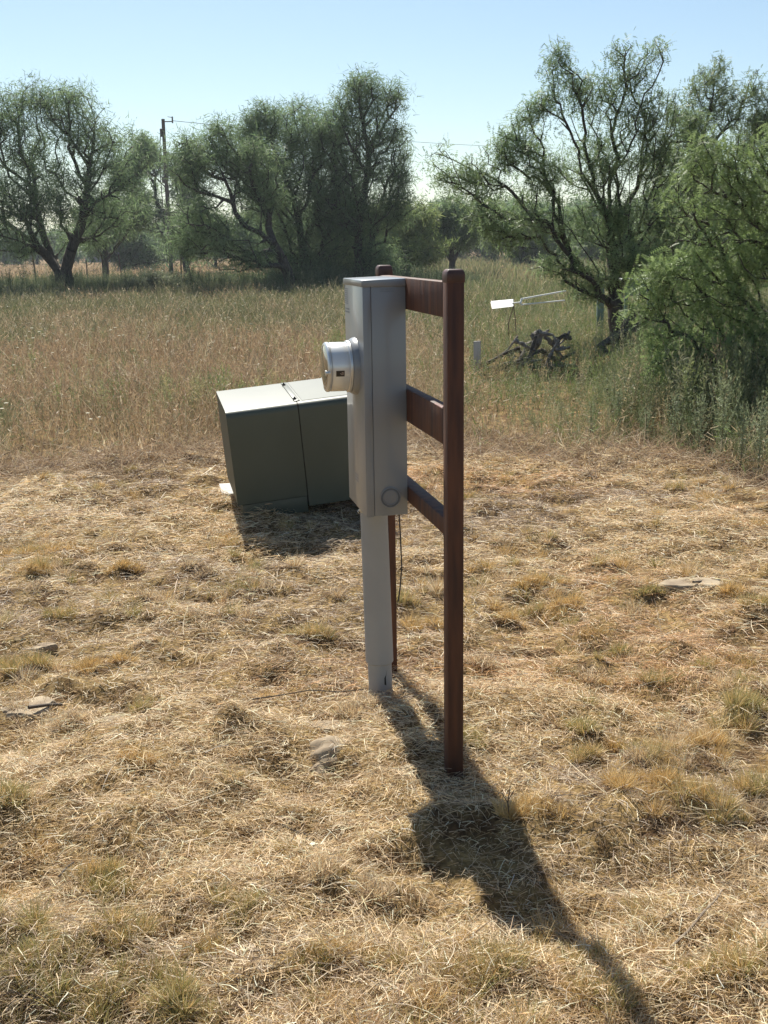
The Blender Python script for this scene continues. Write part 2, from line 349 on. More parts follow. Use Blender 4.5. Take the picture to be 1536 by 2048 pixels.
def meadow():
    bag = Bag()
    N = 250000
    p = .35; Y = (6.0 ** p + rng.random(N) * (40. ** p - 6.0 ** p)) ** (1 / p)
    X = (rng.random(N) * 2 - 1) * (.40 * Y + 1.5)
    e = mow_edge(X); keep = Y > e + rng.random(N) * .35
    clump = vnoise(X, Y, .33, 33) * .6 + vnoise(X, Y, 1.3, 34) * .4
    keep &= rng.random(N) < np.where(Y < e + 1.2, 1, np.interp(X / Y * F_PX + 768, [880, 1100], [1, .5]))
    keep &= rng.random(N) < .15 + 1.7 * clump ** 1.8
    X, Y, e, clump = X[keep], Y[keep], e[keep], clump[keep]; N = len(X)
    edge = np.clip((Y - e) / .8, .0, 1)
    H = (.10 + .30 * edge) * (.3 + 1.15 * clump) * (.55 + .7 * rng.random(N)) * np.interp(Y, [8, 20, 40], [1, 1.05, 1.15])
    pxm = X / Y * F_PX + 768; H *= np.where((pxm > 900) & (pxm < 1190) & (Y > 8.6) & (Y < 14.6), .5, 1)
    lean = rng.normal(size=(N, 3)) * .28; lean[:, 2] = 1; d = norm(lean)
    cv = rng.normal(size=(N, 3)) * .22; cv[:, 2] = -np.abs(cv[:, 2]) * .6
    W = (.0022 + .003 * rng.random(N)) * np.maximum(1, Y / 9) ** .9
    c = zone_color(X, Y, N)
    V, F = blades(np.stack([X, Y, ground_z(X, Y)], -1), d, H, W, cv, 3, .35)
    bag.add(V, F, rep(c, 3))
    # seed heads and small leaves near the tops of part of the stems
    sel = rng.random(N) < .38; Xs, Ys, Hs, ds, cs = X[sel], Y[sel], H[sel], d[sel], c[sel]; n2 = len(Xs)
    for j in range(2):
        f = .5 + .45 * rng.random(n2); q = np.stack([Xs, Ys, ground_z(Xs, Ys)], -1) + ds * (Hs * f)[:, None] + cv[sel] * (Hs * f * f)[:, None]
        dd = norm(ds * .5 + rng.normal(size=(n2, 3)) * .6)
        V, F = blades(q, dd, .03 + .05 * rng.random(n2), (.005 + .006 * rng.random(n2)) * np.maximum(1, Ys / 11) ** .8, rng.normal(size=(n2, 3)) * .2, 1, .3)
        bag.add(V, F, rep(np.clip(cs * 1.12, 0, .8), 1))
    # fallen matted straw along the mown edge
    n3 = 16000
    X = (rng.random(n3) * 2 - 1) * 4.6; Y = mow_edge(X) + rng.normal(size=n3) * .35 + .15
    a = rng.random(n3) * 6.283; el = rng.random(n3) * .9
    d = np.stack([np.cos(a) * np.cos(el), np.sin(a) * np.cos(el), np.sin(el)], -1)
    V, F = blades(np.stack([X, Y, ground_z(X, Y) + rng.random(n3) * .06], -1), d, .08 + .2 * rng.random(n3), .0025 + .0025 * rng.random(n3), rng.normal(size=(n3, 3)) * .3 - [0, 0, .25], 3, .4)
    bag.add(V, F, rep(pick([(.30, .21, .14), (.42, .31, .20), (.22, .15, .10), (.5, .4, .27)], n3), 3))
    o = bag.build('meadow_grass', M_GRASS)
    tag(o, 'tall brown, rusty and olive meadow grass between the mown ground and the trees', 'tall grass', kind='stuff')
meadow()

# leafy weeds -------------------------------------------------------------
def weed_template(nleaf=64, branch=6, seed=0, leaf=.055, wd=.016):
    r_ = np.random.default_rng(seed); bag = Bag()
    tips = []
    stems = [(np.zeros(3), norm(np.array([r_.normal() * .08, r_.normal() * .08, 1.])), 1.0)]
    for i in range(branch):
        f = .2 + .6 * i / branch; a = i * 2.4
        stems.append((np.array([0, 0, f]), norm(np.array([math.cos(a) * .45, math.sin(a) * .45, 1.])), (1 - f) * .75))
    global rng
    for b0, d, Ls in stems:
        V, F = blades(b0[None], d[None], np.array([Ls]), np.array([.008]), np.zeros((1, 3)), 1, .4); bag.add(V, F, np.full((len(V), 3), .85))
        nl = max(5, int(nleaf * Ls / 2.2)); t = np.sort(.04 + .96 * r_.random(nl)); a = np.arange(nl) * 2.4 + r_.random(nl)
        q = b0 + d * (t * Ls)[:, None]; sp = .9 - .5 * t
        dd = norm(np.stack([np.cos(a) * sp, np.sin(a) * sp, .35 + .5 * t], -1))
        V, F = blades(q, dd, leaf * (1.7 - t) * (.7 + .6 * r_.random(nl)), np.full(nl, wd), np.stack([np.zeros(nl), np.zeros(nl), -np.full(nl, .3)], -1), 2, .3)
        bag.add(V, F, rep(1 + r_.normal(size=(nl, 1)) * .13 + np.zeros((nl, 3)), 2))
    return np.concatenate(bag.V), np.concatenate(bag.F), np.concatenate(bag.C)
WT = [weed_template(seed=s) for s in range(5)]
def add_weeds(bag, X, Y, H, pal, coarse=1.0):
    for i in range(len(X)):
        V, F, C = WT[rng.integers(0, 5)]
        a = rng.random() * 6.283; R = np.array([[math.cos(a), -math.sin(a), 0], [math.sin(a), math.cos(a), 0], [rng.normal() * .08, rng.normal() * .08, 1]])
        P = (V * [.8, .8, 1.]) @ R * H[i]
        bag.add(P + [X[i], Y[i], float(ground_z(X[i], Y[i]))], F, np.clip(C * pal[rng.integers(0, len(pal))] * (.85 + .3 * rng.random()), .01, .8))
WG = np.array([(.22, .25, .13), (.27, .29, .16), (.18, .22, .10), (.32, .32, .19), (.23, .27, .11), (.40, .34, .20), (.20, .24, .12)])
def weeds():
    bag = Bag(); n = 5000
    Y = (7. ** .3 + rng.random(n) * (24 ** .3 - 7. ** .3)) ** (1 / .3); px = 860 + 760 * rng.random(n)
    X = (px - 768) / F_PX * Y
    dens = vnoise(X, Y, .8, 40) * np.clip((px - 800) / 300, .2, 1)
    k = (rng.random(n) < dens * 1.6) & (Y > mow_edge(X) + .25)
    k &= ~((px > 930) & (px < 1160) & (Y > 9.5) & (Y < 14.4) & (rng.random(n) < .8))          # lower growth in front of the brush pile
    X, Y, px = X[k], Y[k], px[k]
    H = (.32 + .38 * rng.random(len(X))) * np.interp(px, [860, 1100, 1500], [.6, .7, 1.0]) * np.clip((Y - mow_edge(X)) / 1.6, .3, 1)
    add_weeds(bag, X, Y, H, WG)
    n = 420; px = 1230 + 420 * rng.random(n); Y = 8.2 + 5.5 * rng.random(n); X = (px - 768) / F_PX * Y; k = Y > mow_edge(X) + .9; X, Y, px = X[k], Y[k], px[k]
    add_weeds(bag, X, Y, (.5 + .4 * rng.random(len(X))) * np.interp(px, [1230, 1400], [.8, 1.1]), WG * .85)
    # green stands left of the cabinet and behind the meter box
    for cx, cy, sp, m, h in ((385, 870, .55, 90, .45), (60, 800, 1.0, 60, .4), (200, 720, 1.5, 80, .35), (330, 830, .4, 20, .35), (655, 745, .35, 40, .5), (930, 800, .5, 40, .4)):
        q = gnd(cx, cy); add_weeds(bag, q[0] + rng.normal(size=m) * sp, q[1] + np.abs(rng.normal(size=m)) * sp * 1.4 + .3, h * (.6 + .6 * rng.random(m)), WG * [1.05, 1.05, .9])
    o = bag.build('leafy_weeds', M_GRASS)
    tag(o, 'grey green leafy weeds growing thick below the trees on the right', 'weeds', kind='stuff')
    # weed belt under the tree line, the trees' shade put into its darkened greens
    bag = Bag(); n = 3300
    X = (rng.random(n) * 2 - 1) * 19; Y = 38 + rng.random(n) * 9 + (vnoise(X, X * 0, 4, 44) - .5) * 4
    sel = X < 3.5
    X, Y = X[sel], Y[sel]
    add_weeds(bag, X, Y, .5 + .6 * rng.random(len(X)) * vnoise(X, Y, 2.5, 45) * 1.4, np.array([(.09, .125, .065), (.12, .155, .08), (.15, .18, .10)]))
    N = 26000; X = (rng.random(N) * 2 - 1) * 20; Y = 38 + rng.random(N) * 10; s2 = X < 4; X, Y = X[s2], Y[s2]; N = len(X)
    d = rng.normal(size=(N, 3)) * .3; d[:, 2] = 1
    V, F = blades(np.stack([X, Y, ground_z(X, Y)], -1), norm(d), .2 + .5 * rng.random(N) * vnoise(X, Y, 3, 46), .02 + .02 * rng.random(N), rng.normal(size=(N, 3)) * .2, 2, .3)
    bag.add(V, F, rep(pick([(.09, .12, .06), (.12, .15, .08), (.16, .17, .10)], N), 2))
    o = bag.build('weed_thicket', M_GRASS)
    tag(o, 'green weed thicket under the row of mesquite trees, coloured darker for their shade', 'weeds', kind='stuff')
    # paler field grass beyond the trees and green verge
    bag = Bag(); N = 60000
    Y = 24 * (150 / 24.) ** rng.random(N); X = (rng.random(N) * 2 - 1) * (.42 * Y + 2)
    k = (Y > 47) | (X > 2.5); X, Y = X[k], Y[k]; N = len(X)
    d = rng.normal(size=(N, 3)) * .3; d[:, 2] = 1
    c = pick([(.24, .24, .12), (.20, .23, .11), (.30, .27, .15)], N); m = (Y > 62) & (X / Y < .02); c[m] = pick([(.46, .34, .21), (.40, .29, .18), (.50, .39, .25)], m.sum())
    V, F = blades(np.stack([X, Y, ground_z(X, Y)], -1), norm(d), (.2 + .3 * rng.random(N)) * np.where(m, .5, 1), .0011 * Y, rng.normal(size=(N, 3)) * .2, 2, .3)
    bag.add(V, F, rep(c, 2))
    o = bag.build('field_grass', M_GRASS)
    tag(o, 'dry tan and olive field grass seen beneath and beyond the mesquite trees', 'grass', kind='stuff')
weeds()

def weed_plant(px, py, h, label, seed):
    q = gnd(px, py - 28); root = empty('weed_plant', (q[0], q[1], float(ground_z(q[0], q[1]))))
    V, F, C = weed_template(150, 11, seed, .055, .014)
    o = mesh_np('foliage', V * [.75, .75, 1] * h, F, M_GRASS, root, np.clip(C * np.array([(.25, .29, .17)]), 0, .8))
    bm = bmesh.new(); tube_pts(bm, [(0, 0, -.03), (.006 * h, 0, h * .4), (0, .01 * h, h * .9)], [.005, .004, .002], 5); bmo('stem', bm, M_STEM, root)
    tag(root, label, 'weed', 'tall pale weeds at the right edge of the meadow')
M_STEM = noisy('green_brown_stem', (.16, .17, .08), (.25, .2, .12), 30, .7)
for i, (px, py, h, lb) in enumerate([
    (1440, 965, .72, 'tall pale green leafy weed standing highest near the right edge above the mown grass'),
    (1515, 985, .62, 'bushy pale weed at the far right edge of the meadow beside the mown ground'),
    (1345, 935, .50, 'upright grey green weed left of the tallest pale weed, at the meadow edge'),
    (1290, 925, .42, 'short leafy weed at the meadow edge below the leaning mesquite trunk'),
    (1395, 950, .52, 'slender leafy weed just left of the tallest weed near the right edge'),
    (1480, 975, .50, 'leafy weed between the tallest weed and the one at the far right edge'),
    (1180, 915, .40, 'low leafy weed at the meadow edge below and right of the brush pile'),
    (1235, 905, .44, 'feathery weed at the meadow edge halfway between brush pile and right edge')]):
    weed_plant(px, py, h, lb, 100 + i)

# white flower heads on thin stalks in the meadow --------------------------
M_FLOWER = noisy('cream_petals', (.62, .58, .40), (.78, .75, .58), 60, .7)
def flowers():
    proto = empty('wildflower'); bm = bmesh.new(); tube_pts(bm, [(0, 0, 0), (.01, 0, .25), (0, .01, .5)], .0012, 4); st = bmo('stem', bm, M_STEM, proto)
    bm = bmesh.new()
    for k in range(9):
        a = k * 2.4; r = .007 * math.sqrt(k)
        bmesh.ops.create_icosphere(bm, subdivisions=1, radius=.009, matrix=Matrix.Translation((r * math.cos(a), r * math.sin(a), .5)) @ Matrix.Diagonal((1, 1, .55, 1)))
    hd = bmo('flower_head', bm, M_FLOWER, proto)
    spots = [(63, 656), (58, 663), (80, 648), (52, 672), (66, 676), (78, 663), (85, 668), (42, 681), (52, 682), (60, 698), (27, 730), (70, 718), (131, 670), (112, 682),
             (166, 636), (187, 627), (221, 660), (238, 671), (230, 655), (316, 680), (336, 682), (338, 670), (347, 674), (334, 684), (421, 697), (363, 612), (105, 705), (90, 735),
             (270, 700), (175, 826), (181, 838), (12, 806), (4, 817), (198, 834), (450, 636), (60, 690), (88, 671), (35, 695), (246, 670), (290, 720)]
    for i, (px, py) in enumerate(spots):
        o = proto if i == 0 else proto.copy()
        if i:
            COL.objects.link(o)
            for ch in (st, hd):
                c = ch.copy(); COL.objects.link(c); c.parent = o
        h = .52; q = gnd(px, py, h); s = .8 + .5 * rng.random()
        if q[1] > 34: q = at(px, py, 34)
        s *= .75 if q[1] > 14 else .5; o.location = (q[0], q[1], q[2] - .5 * s); o.scale = (s, s, s)
        tag(o, 'small cream wildflower head on a thin stalk in the tall meadow grass', 'wildflower', 'cream wildflowers scattered through the meadow')
flowers()

# ------------------------------------------------------------------ mesquite trees
M_BARK = noisy('mesquite_bark', (.030, .024, .020), (.085, .070, .058), 22, .9, bump=.8, stretch=(1, 1, .3))
M_BARKFAR = M_BARK
def tubes_np(P0, P1, R0, R1, k=5):
    d = norm(P1 - P0); ref = np.tile(np.array([0., 0, 1.]), (len(d), 1)); ref[np.abs(d[:, 2]) > .9] = [1., 0, 0]
    a = norm(np.cross(d, ref)); b = np.cross(d, a); t = np.arange(k) * 2 * np.pi / k
    ring = a[:, None, :] * np.cos(t)[None, :, None] + b[:, None, :] * np.sin(t)[None, :, None]
    A = P0[:, None, :] + ring * R0[:, None, None]; B = P1[:, None, :] + ring * R1[:, None, None]
    V = np.concatenate([A, B], 1).reshape(-1, 3); base = (np.arange(len(d)) * 2 * k)[:, None]; i = np.arange(k)[None]
    F = np.stack([base + i, base + (i + 1) % k, base + k + (i + 1) % k, base + k + i], -1).reshape(-1, 4)
    return V, F
def grow(limbs, pts, bf=.35, step=.35, wob=.12):
    """limbs: list of (m,3) polylines, the first vertex of each lies on an earlier one (or is the root).
    pts: crown points, joined one by one to the nearest node (cost also counts the way back to the root)."""
    nodes = [limbs[0][0]]; par = [-1]; plen = [0.]
    def add_path(i0, target, w_):
        p0 = nodes[i0]; L = np.linalg.norm(target - p0); n_ = max(1, int(round(L / step))); last = i0
        side = rng.normal(size=3) * w_ * L
        for j in range(1, n_ + 1):
            t = j / n_; q = p0 + (target - p0) * t + side * math.sin(math.pi * t) * .6 + (rng.normal(size=3) * w_ * step * .7 if j < n_ else 0)
            nodes.append(q); par.append(last); plen.append(plen[last] + np.linalg.norm(q - nodes[last])); last = len(nodes) - 1
        return last
    for L in limbs:
        A = np.array(nodes); i0 = int(np.argmin(((A - L[0]) ** 2).sum(1)))
        for q in L[1:]: i0 = add_path(i0, q, wob * .6)
    n_limb = len(nodes)
    root = nodes[0]; order = np.argsort(((pts - np.array(nodes[-1])) ** 2).sum(1) * 0 + ((pts - root) ** 2).sum(1))
    tips = []
    for q in pts[order]:
        A = np.array(nodes); pl = np.array(plen)
        start = 1 if len(nodes) > 3 else 0
        cost = np.sqrt(((A - q) ** 2).sum(1)) + bf * pl
        tips.append(add_path(int(np.argmin(cost)), q, wob))
    return np.array(nodes), np.array(par), np.array(tips)
def build_tree(name, label, cat, root_loc, limbs, blobs, npts, leaf, group=None, r_base=.18, twig=.008, step=.35, bf=.45, col=None, feathery=False, k=5, expo=2.3, per=5, strips=8, wob=.05):
    root = empty(name, tuple(root_loc)); R0 = np.array(root_loc)
    vol = np.array([b_[3] * b_[4] * b_[5] for b_ in blobs]) ** .67; cnt = np.maximum(4, (npts * vol / vol.sum()).astype(int))
    pts = []
    for b_, c_ in zip(blobs, cnt):
        v = norm(rng.normal(size=(c_, 3))) * (rng.random((c_, 1)) ** (1 / 2.1)) * (.84 + .32 * rng.random((c_, 1))); v[:, 2] += (rng.random(c_) < .12) * (v[:, 2] > .2) * .35 * rng.random(c_); pts.append(np.array(b_[:3]) + v * np.array(b_[3:6]))
    pts = np.concatenate(pts); pts = pts[pts[:, 2] > .35 ]
    nodes, par, tips = grow([np.array(L) for L in limbs], pts, bf, step, wob)
    # pipe model radii
    w_ = np.zeros(len(nodes)); w_[tips] = 1
    for i in range(len(nodes) - 1, 0, -1): w_[par[i]] += w_[i]
    w_ = np.maximum(w_, .6); rad = twig * w_ ** (1 / expo); rad *= np.where(w_ > .25 * w_[0], r_base / (twig * w_[0] ** (1 / expo)), 1) if False else 1
    sc = r_base / rad[0]; rad = rad * (1 + (sc - 1) * (w_ / w_[0]) ** .46)
    idx = np.arange(1, len(nodes))
    V, F = tubes_np(nodes[par[idx]] - R0, nodes[idx] - R0, rad[par[idx]] * .96, rad[idx], k)
    mesh_np('trunk', V, F, M_BARK, root, smooth=True)
    # leaf sprays along the outer twigs
    src = np.concatenate([tips] + [np.where((w_ <= 2.5) & (np.arange(len(nodes)) > 3))[0]] * 1)
    src = src[(vnoise(nodes[src, 0] * 1.1 + nodes[src, 1] * .7, nodes[src, 2] + nodes[src, 1] * .3, leaf.get('clump', .55), 51) + rng.normal(size=len(src)) * .12) > leaf.get('gap', .22)]
    bag = Bag(); n_ = len(src) * per
    ci = np.repeat(src, per); jit = leaf['spread']
    cen = nodes[ci] + (nodes[par[ci]] - nodes[ci]) * rng.random((n_, 1)) + rng.normal(size=(n_, 3)) * jit
    tone = np.array(col if col is not None else [(.175, .245, .125), (.145, .21, .11), (.215, .28, .14), (.155, .225, .10)])
    clump = tone[rng.integers(0, len(tone), n_)] * (.8 + .45 * vnoise(cen[:, 0] * 1.3 + cen[:, 1], cen[:, 2] * 1.3, .8, 50))[:, None]
    if not feathery:
        m_ = strips; ce = np.repeat(cen, m_, 0) + rng.normal(size=(n_ * m_, 3)) * leaf['spray'] ; N = len(ce)
        outw = norm(ce - nodes[ci].repeat(m_, 0)) * .5
        d = norm(rng.normal(size=(N, 3)) * .75 + outw + [0, 0, leaf.get('droop', -.35)])
        L = leaf['len'] * (.5 + rng.random(N)); V, F = blades(ce, d, L, leaf['wid'] * (.6 + .8 * rng.random(N)), np.tile([0, 0, -leaf.get('curl', .35)], (N, 1)) * rng.random((N, 1)), 2, .3)
        cc = np.repeat(clump, m_, 0) * (1 + rng.normal(size=(N, 1)) * .16)
        bag.add(V - R0, F, rep(np.clip(cc, .01, .6), 2))
    else:
        # bipinnate leaves: a drooping rib with narrow leaflets in two rows
        m_ = strips; ce = np.repeat(cen, m_, 0) + rng.normal(size=(n_ * m_, 3)) * leaf['spray']; N = len(ce)
        d = norm(rng.normal(size=(N, 3)) * .8 + [0, 0, -.15]); L = leaf['len'] * (.6 + .7 * rng.random(N))
        side = norm(np.cross(d, rng.normal(size=(N, 3)) * .5 + [0, 0, 1.])); drop = np.tile([0, 0, -.4], (N, 1)) * rng.random((N, 1))
        cc = np.repeat(clump, m_, 0) * (1 + rng.normal(size=(N, 1)) * .16)
        V, F = blades(ce, d, L, np.full(N, leaf['wid'] * .35), drop, 2, .6, side); bag.add(V - R0, F, rep(np.clip(cc, .01, .6), 2))
        np_ = leaf['pairs']
        for j in range(np_):
            t = (j + 1) / (np_ + .3); q = ce + d * (L * t)[:, None] + drop * (L * t * t)[:, None]
            for s_ in (-1, 1):
                dd = norm(side * s_ + d * .45); V, F = blades(q, dd, leaf['ll'] * L * (1.15 - .5 * t), np.full(N, leaf['wid']), drop * .2, 1, .35, norm(d + drop * t))
                bag.add(V - R0, F, rep(np.clip(cc, .01, .6), 1))
    bag.build('crown', M_LEAFNEAR if feathery else M_LEAF, root)
    return tag(root, label, cat, group)
def PX(l, Y, dys=None):
    """measured outline points (photo coordinates) at the tree's distance; offsets in depth make the limbs spread in all directions"""
    out = []
    for i, q in enumerate(l):
        dy = q[2] if len(q) > 2 else 0
        out.append(at(q[0], q[1], Y + dy))
    return out
def BL(bl, Y, flat=.9):
    out = []
    for b_ in bl:
        x, y, rx, ry = b_[:4]; dy = b_[4] if len(b_) > 4 else 0
        c = at(x, y, Y + dy); k_ = (Y + dy) / F_PX
        out.append((*c, rx * k_, max(rx, ry) * k_ * flat, ry * k_))
    return out
def gz_at(px, Y):
    q = at(px, 500, Y); return np.array([q[0], Y, float(ground_z(q[0], Y)) - .05])
FARLEAF = dict(spread=.17, spray=.11, len=.19, wid=.021, droop=-.12, curl=.15)
Y = 40.
b0 = gz_at(132, Y)
build_tree('mesquite_tree', 'large spreading mesquite with several dark trunks at the left end of the tree row', 'tree', b0,
    [[b0, *PX([(128, 560)], Y)], PX([(128, 560), (100, 520), (75, 492, -.5), (50, 440, -1), (20, 395, -1.2), (0, 330, -1.4)], Y), PX([(126, 555), (98, 500, .3), (82, 455, .5), (70, 400, .7), (62, 300, 1)], Y),
     PX([(130, 550), (142, 500, -.2), (158, 460), (168, 410), (178, 330, .3), (190, 240, .2)], Y), PX([(160, 450), (190, 405, -.6), (232, 380, -.8), (270, 350, -1)], Y), PX([(170, 400), (140, 370, -.8), (110, 360, -1.2), (80, 330, -1.6)], Y), PX([(178, 330), (130, 260, -.6), (110, 200, -.4)], Y),
     PX([(150, 475), (200, 470, .8), (250, 430, 1.4)], Y)],
    BL([(60, 330, 80, 80), (125, 240, 90, 65), (195, 300, 75, 75, .4), (25, 420, 70, 80, -.8), (80, 195, 45, 38), (150, 190, 30, 30), (245, 340, 45, 55, -.6), (0, 260, 60, 80), (120, 400, 110, 60, -1), (220, 420, 70, 45, .8), (180, 470, 60, 30, 1.2), (-60, 380, 80, 110), (30, 490, 50, 30, -.5), (35, 225, 40, 40)], Y), 760, FARLEAF, r_base=.36, twig=.010, per=5, strips=8, group='mesquite trees in the row behind the meadow')
Y = 60.
b0 = gz_at(208, Y)
build_tree('mesquite_tree', 'smaller fork trunked mesquite in the tan field, between the leftmost tree and the pole', 'tree', b0,
    [[b0, *PX([(209, 520)], Y)], PX([(209, 520), (192, 495, -.5), (175, 470, -.8)], Y), PX([(209, 520), (212, 480), (216, 430), (220, 390)], Y), PX([(210, 522), (235, 490, .5), (262, 455, .6)], Y)],
    BL([(205, 440, 60, 40), (255, 400, 45, 60), (260, 340, 40, 45), (290, 300, 25, 35), (170, 430, 40, 40), (280, 430, 30, 45)], Y), 300, dict(FARLEAF, len=.26, wid=.042), r_base=.2, twig=.013, step=.5, strips=8, group='mesquite trees in the row behind the meadow')
Y = 78.
b0 = gz_at(372, Y)
build_tree('mesquite_tree', 'leaning low mesquite directly right of the utility pole', 'tree', b0,
    [[b0, *PX([(370, 520)], Y)], PX([(370, 520), (352, 480), (335, 440), (310, 400)], Y), PX([(370, 520), (380, 480), (375, 430, 1), (360, 350, 1)], Y), PX([(372, 518), (420, 535, -.5)], Y)],
    BL([(310, 330, 40, 50), (365, 390, 40, 50), (295, 420, 40, 45), (355, 455, 60, 30), (375, 330, 35, 40), (410, 460, 50, 45), (285, 290, 22, 28)], Y), 340, dict(FARLEAF, len=.32, wid=.05), r_base=.25, twig=.018, step=.6, strips=8, group='mesquite trees in the row behind the meadow')
Y = 39.
b0 = gz_at(580, Y)
build_tree('mesquite_tree', 'mesquite with a thick curved trunk arching left, left of the dense middle tree', 'tree', b0,
    [[b0, *PX([(577, 548), (563, 515, -.2), (548, 487, -.3), (520, 465, -.4), (488, 452, -.5)], Y)], PX([(488, 452, -.5), (470, 425, -.5), (466, 405, -.5), (448, 398, -.8), (425, 390, -1), (398, 384, -1.2)], Y),
     PX([(466, 405, -.5), (472, 370, -.2), (480, 330)], Y), PX([(466, 405, -.5), (450, 360, -.8), (430, 320, -1)], Y), PX([(488, 452, -.5), (510, 425), (540, 418, .4), (560, 420, .8)], Y), PX([(398, 384, -1.2), (370, 370, -1.2), (350, 340, -1.2)], Y), PX([(540, 480, -.3), (500, 500, -.9), (450, 500, -1.4)], Y)],
    BL([(430, 310, 65, 45), (475, 340, 60, 55, .3), (385, 345, 45, 50, -1), (440, 262, 32, 24), (395, 420, 40, 40, -1), (510, 390, 60, 50, .4), (440, 470, 60, 35, -1), (360, 300, 25, 35, -1), (370, 480, 50, 40, .6), (480, 520, 60, 25, -.8), (520, 330, 50, 50, .4), (400, 460, 70, 50)], Y), 560, FARLEAF, r_base=.2, twig=.011, strips=8, group='mesquite trees in the row behind the meadow')
Y = 43.
b0 = gz_at(622, Y)
build_tree('mesquite_tree', 'dense dark mesquite in the middle of the row, foliage down to the weeds', 'tree', b0,
    [[b0, *PX([(612, 540)], Y)], PX([(612, 540), (602, 480), (596, 430), (580, 385), (565, 340)], Y), PX([(605, 500), (630, 440, .5), (640, 380, .6), (630, 320, .8)], Y), PX([(598, 440), (560, 400, -.8), (530, 340, -1), (520, 290, -1)], Y), PX([(612, 540), (650, 490, -.8), (690, 460, -1.2)], Y), PX([(600, 500), (560, 470, 1), (540, 440, 1.4)], Y)],
    BL([(565, 255, 70, 42), (530, 230, 30, 25), (600, 220, 32, 24), (510, 300, 40, 50), (600, 330, 90, 70), (540, 380, 60, 50), (640, 430, 85, 80), (690, 490, 70, 65, -.4), (650, 280, 55, 55), (610, 530, 90, 40), (550, 460, 50, 50, .6), (720, 540, 50, 40, .5), (560, 560, 50, 22), (670, 350, 60, 70), (500, 260, 40, 30), (650, 540, 70, 40)], Y), 1250, FARLEAF, r_base=.22, twig=.010, strips=8, group='mesquite trees in the row behind the meadow')
Y = 42.
b0 = gz_at(712, Y)
build_tree('mesquite_tree', 'tallest mesquite of the row, airy crown rising behind the meter box', 'tree', b0,
    [[b0, *PX([(716, 500), (720, 430), (727, 395)], Y)], PX([(727, 395), (735, 350), (738, 310), (730, 270), (722, 220), (716, 180)], Y), PX([(738, 310), (755, 260, .4), (775, 210, .5)], Y), PX([(727, 395), (745, 362, -.5), (775, 353, -.8), (815, 352, -1)], Y), PX([(727, 395), (705, 365, .3), (690, 340, .4), (680, 290, .5)], Y), PX([(730, 340), (700, 290, -.4), (680, 240, -.5)], Y)],
    BL([(716, 190, 32, 42), (705, 165, 14, 18), (742, 172, 20, 22), (765, 205, 38, 34), (790, 195, 22, 22), (690, 220, 35, 30), (720, 270, 60, 40), (780, 275, 42, 42), (805, 330, 28, 38), (765, 330, 45, 35), (690, 310, 40, 50), (715, 430, 60, 45), (770, 430, 40, 40), (760, 520, 60, 40), (660, 260, 40, 40), (680, 400, 70, 60), (800, 400, 40, 50)], Y), 950, FARLEAF, r_base=.2, twig=.011, strips=6, group='mesquite trees in the row behind the meadow')
Y = 58.
b0 = gz_at(905, Y)
build_tree('mesquite_tree', 'small round mesquite with bare fanning stems, seen between the post and the right tree', 'tree', b0,
    [[b0, *PX([(905, 522)], Y)], PX([(905, 522), (885, 500), (870, 470)], Y), PX([(905, 522), (903, 480), (900, 440)], Y), PX([(906, 520), (925, 490, .5), (940, 455, .5)], Y), PX([(905, 522), (915, 470, -.7), (918, 430, -.7)], Y)],
    BL([(900, 425, 60, 30), (865, 455, 35, 32), (940, 450, 40, 38), (900, 470, 50, 25)], Y), 280, dict(FARLEAF, len=.25, wid=.04), r_base=.18, twig=.013, step=.5, group='mesquite trees in the row behind the meadow')
Y = 55.
b0 = gz_at(800, Y)
build_tree('mesquite_tree', 'bright green bushy mesquite filling the gap behind the meter box and post', 'tree', b0,
    [[b0, *PX([(800, 500)], Y)], PX([(800, 500), (780, 460), (770, 430)], Y), PX([(800, 500), (830, 460), (840, 430)], Y)],
    BL([(790, 450, 70, 45), (840, 440, 50, 40), (800, 505, 90, 30), (850, 500, 45, 28), (740, 480, 40, 40)], Y), 380, dict(FARLEAF, len=.24, wid=.04), r_base=.15, twig=.012, step=.5, col=[(.22, .28, .10), (.18, .24, .09), (.26, .30, .12)], group='mesquite trees in the row behind the meadow')
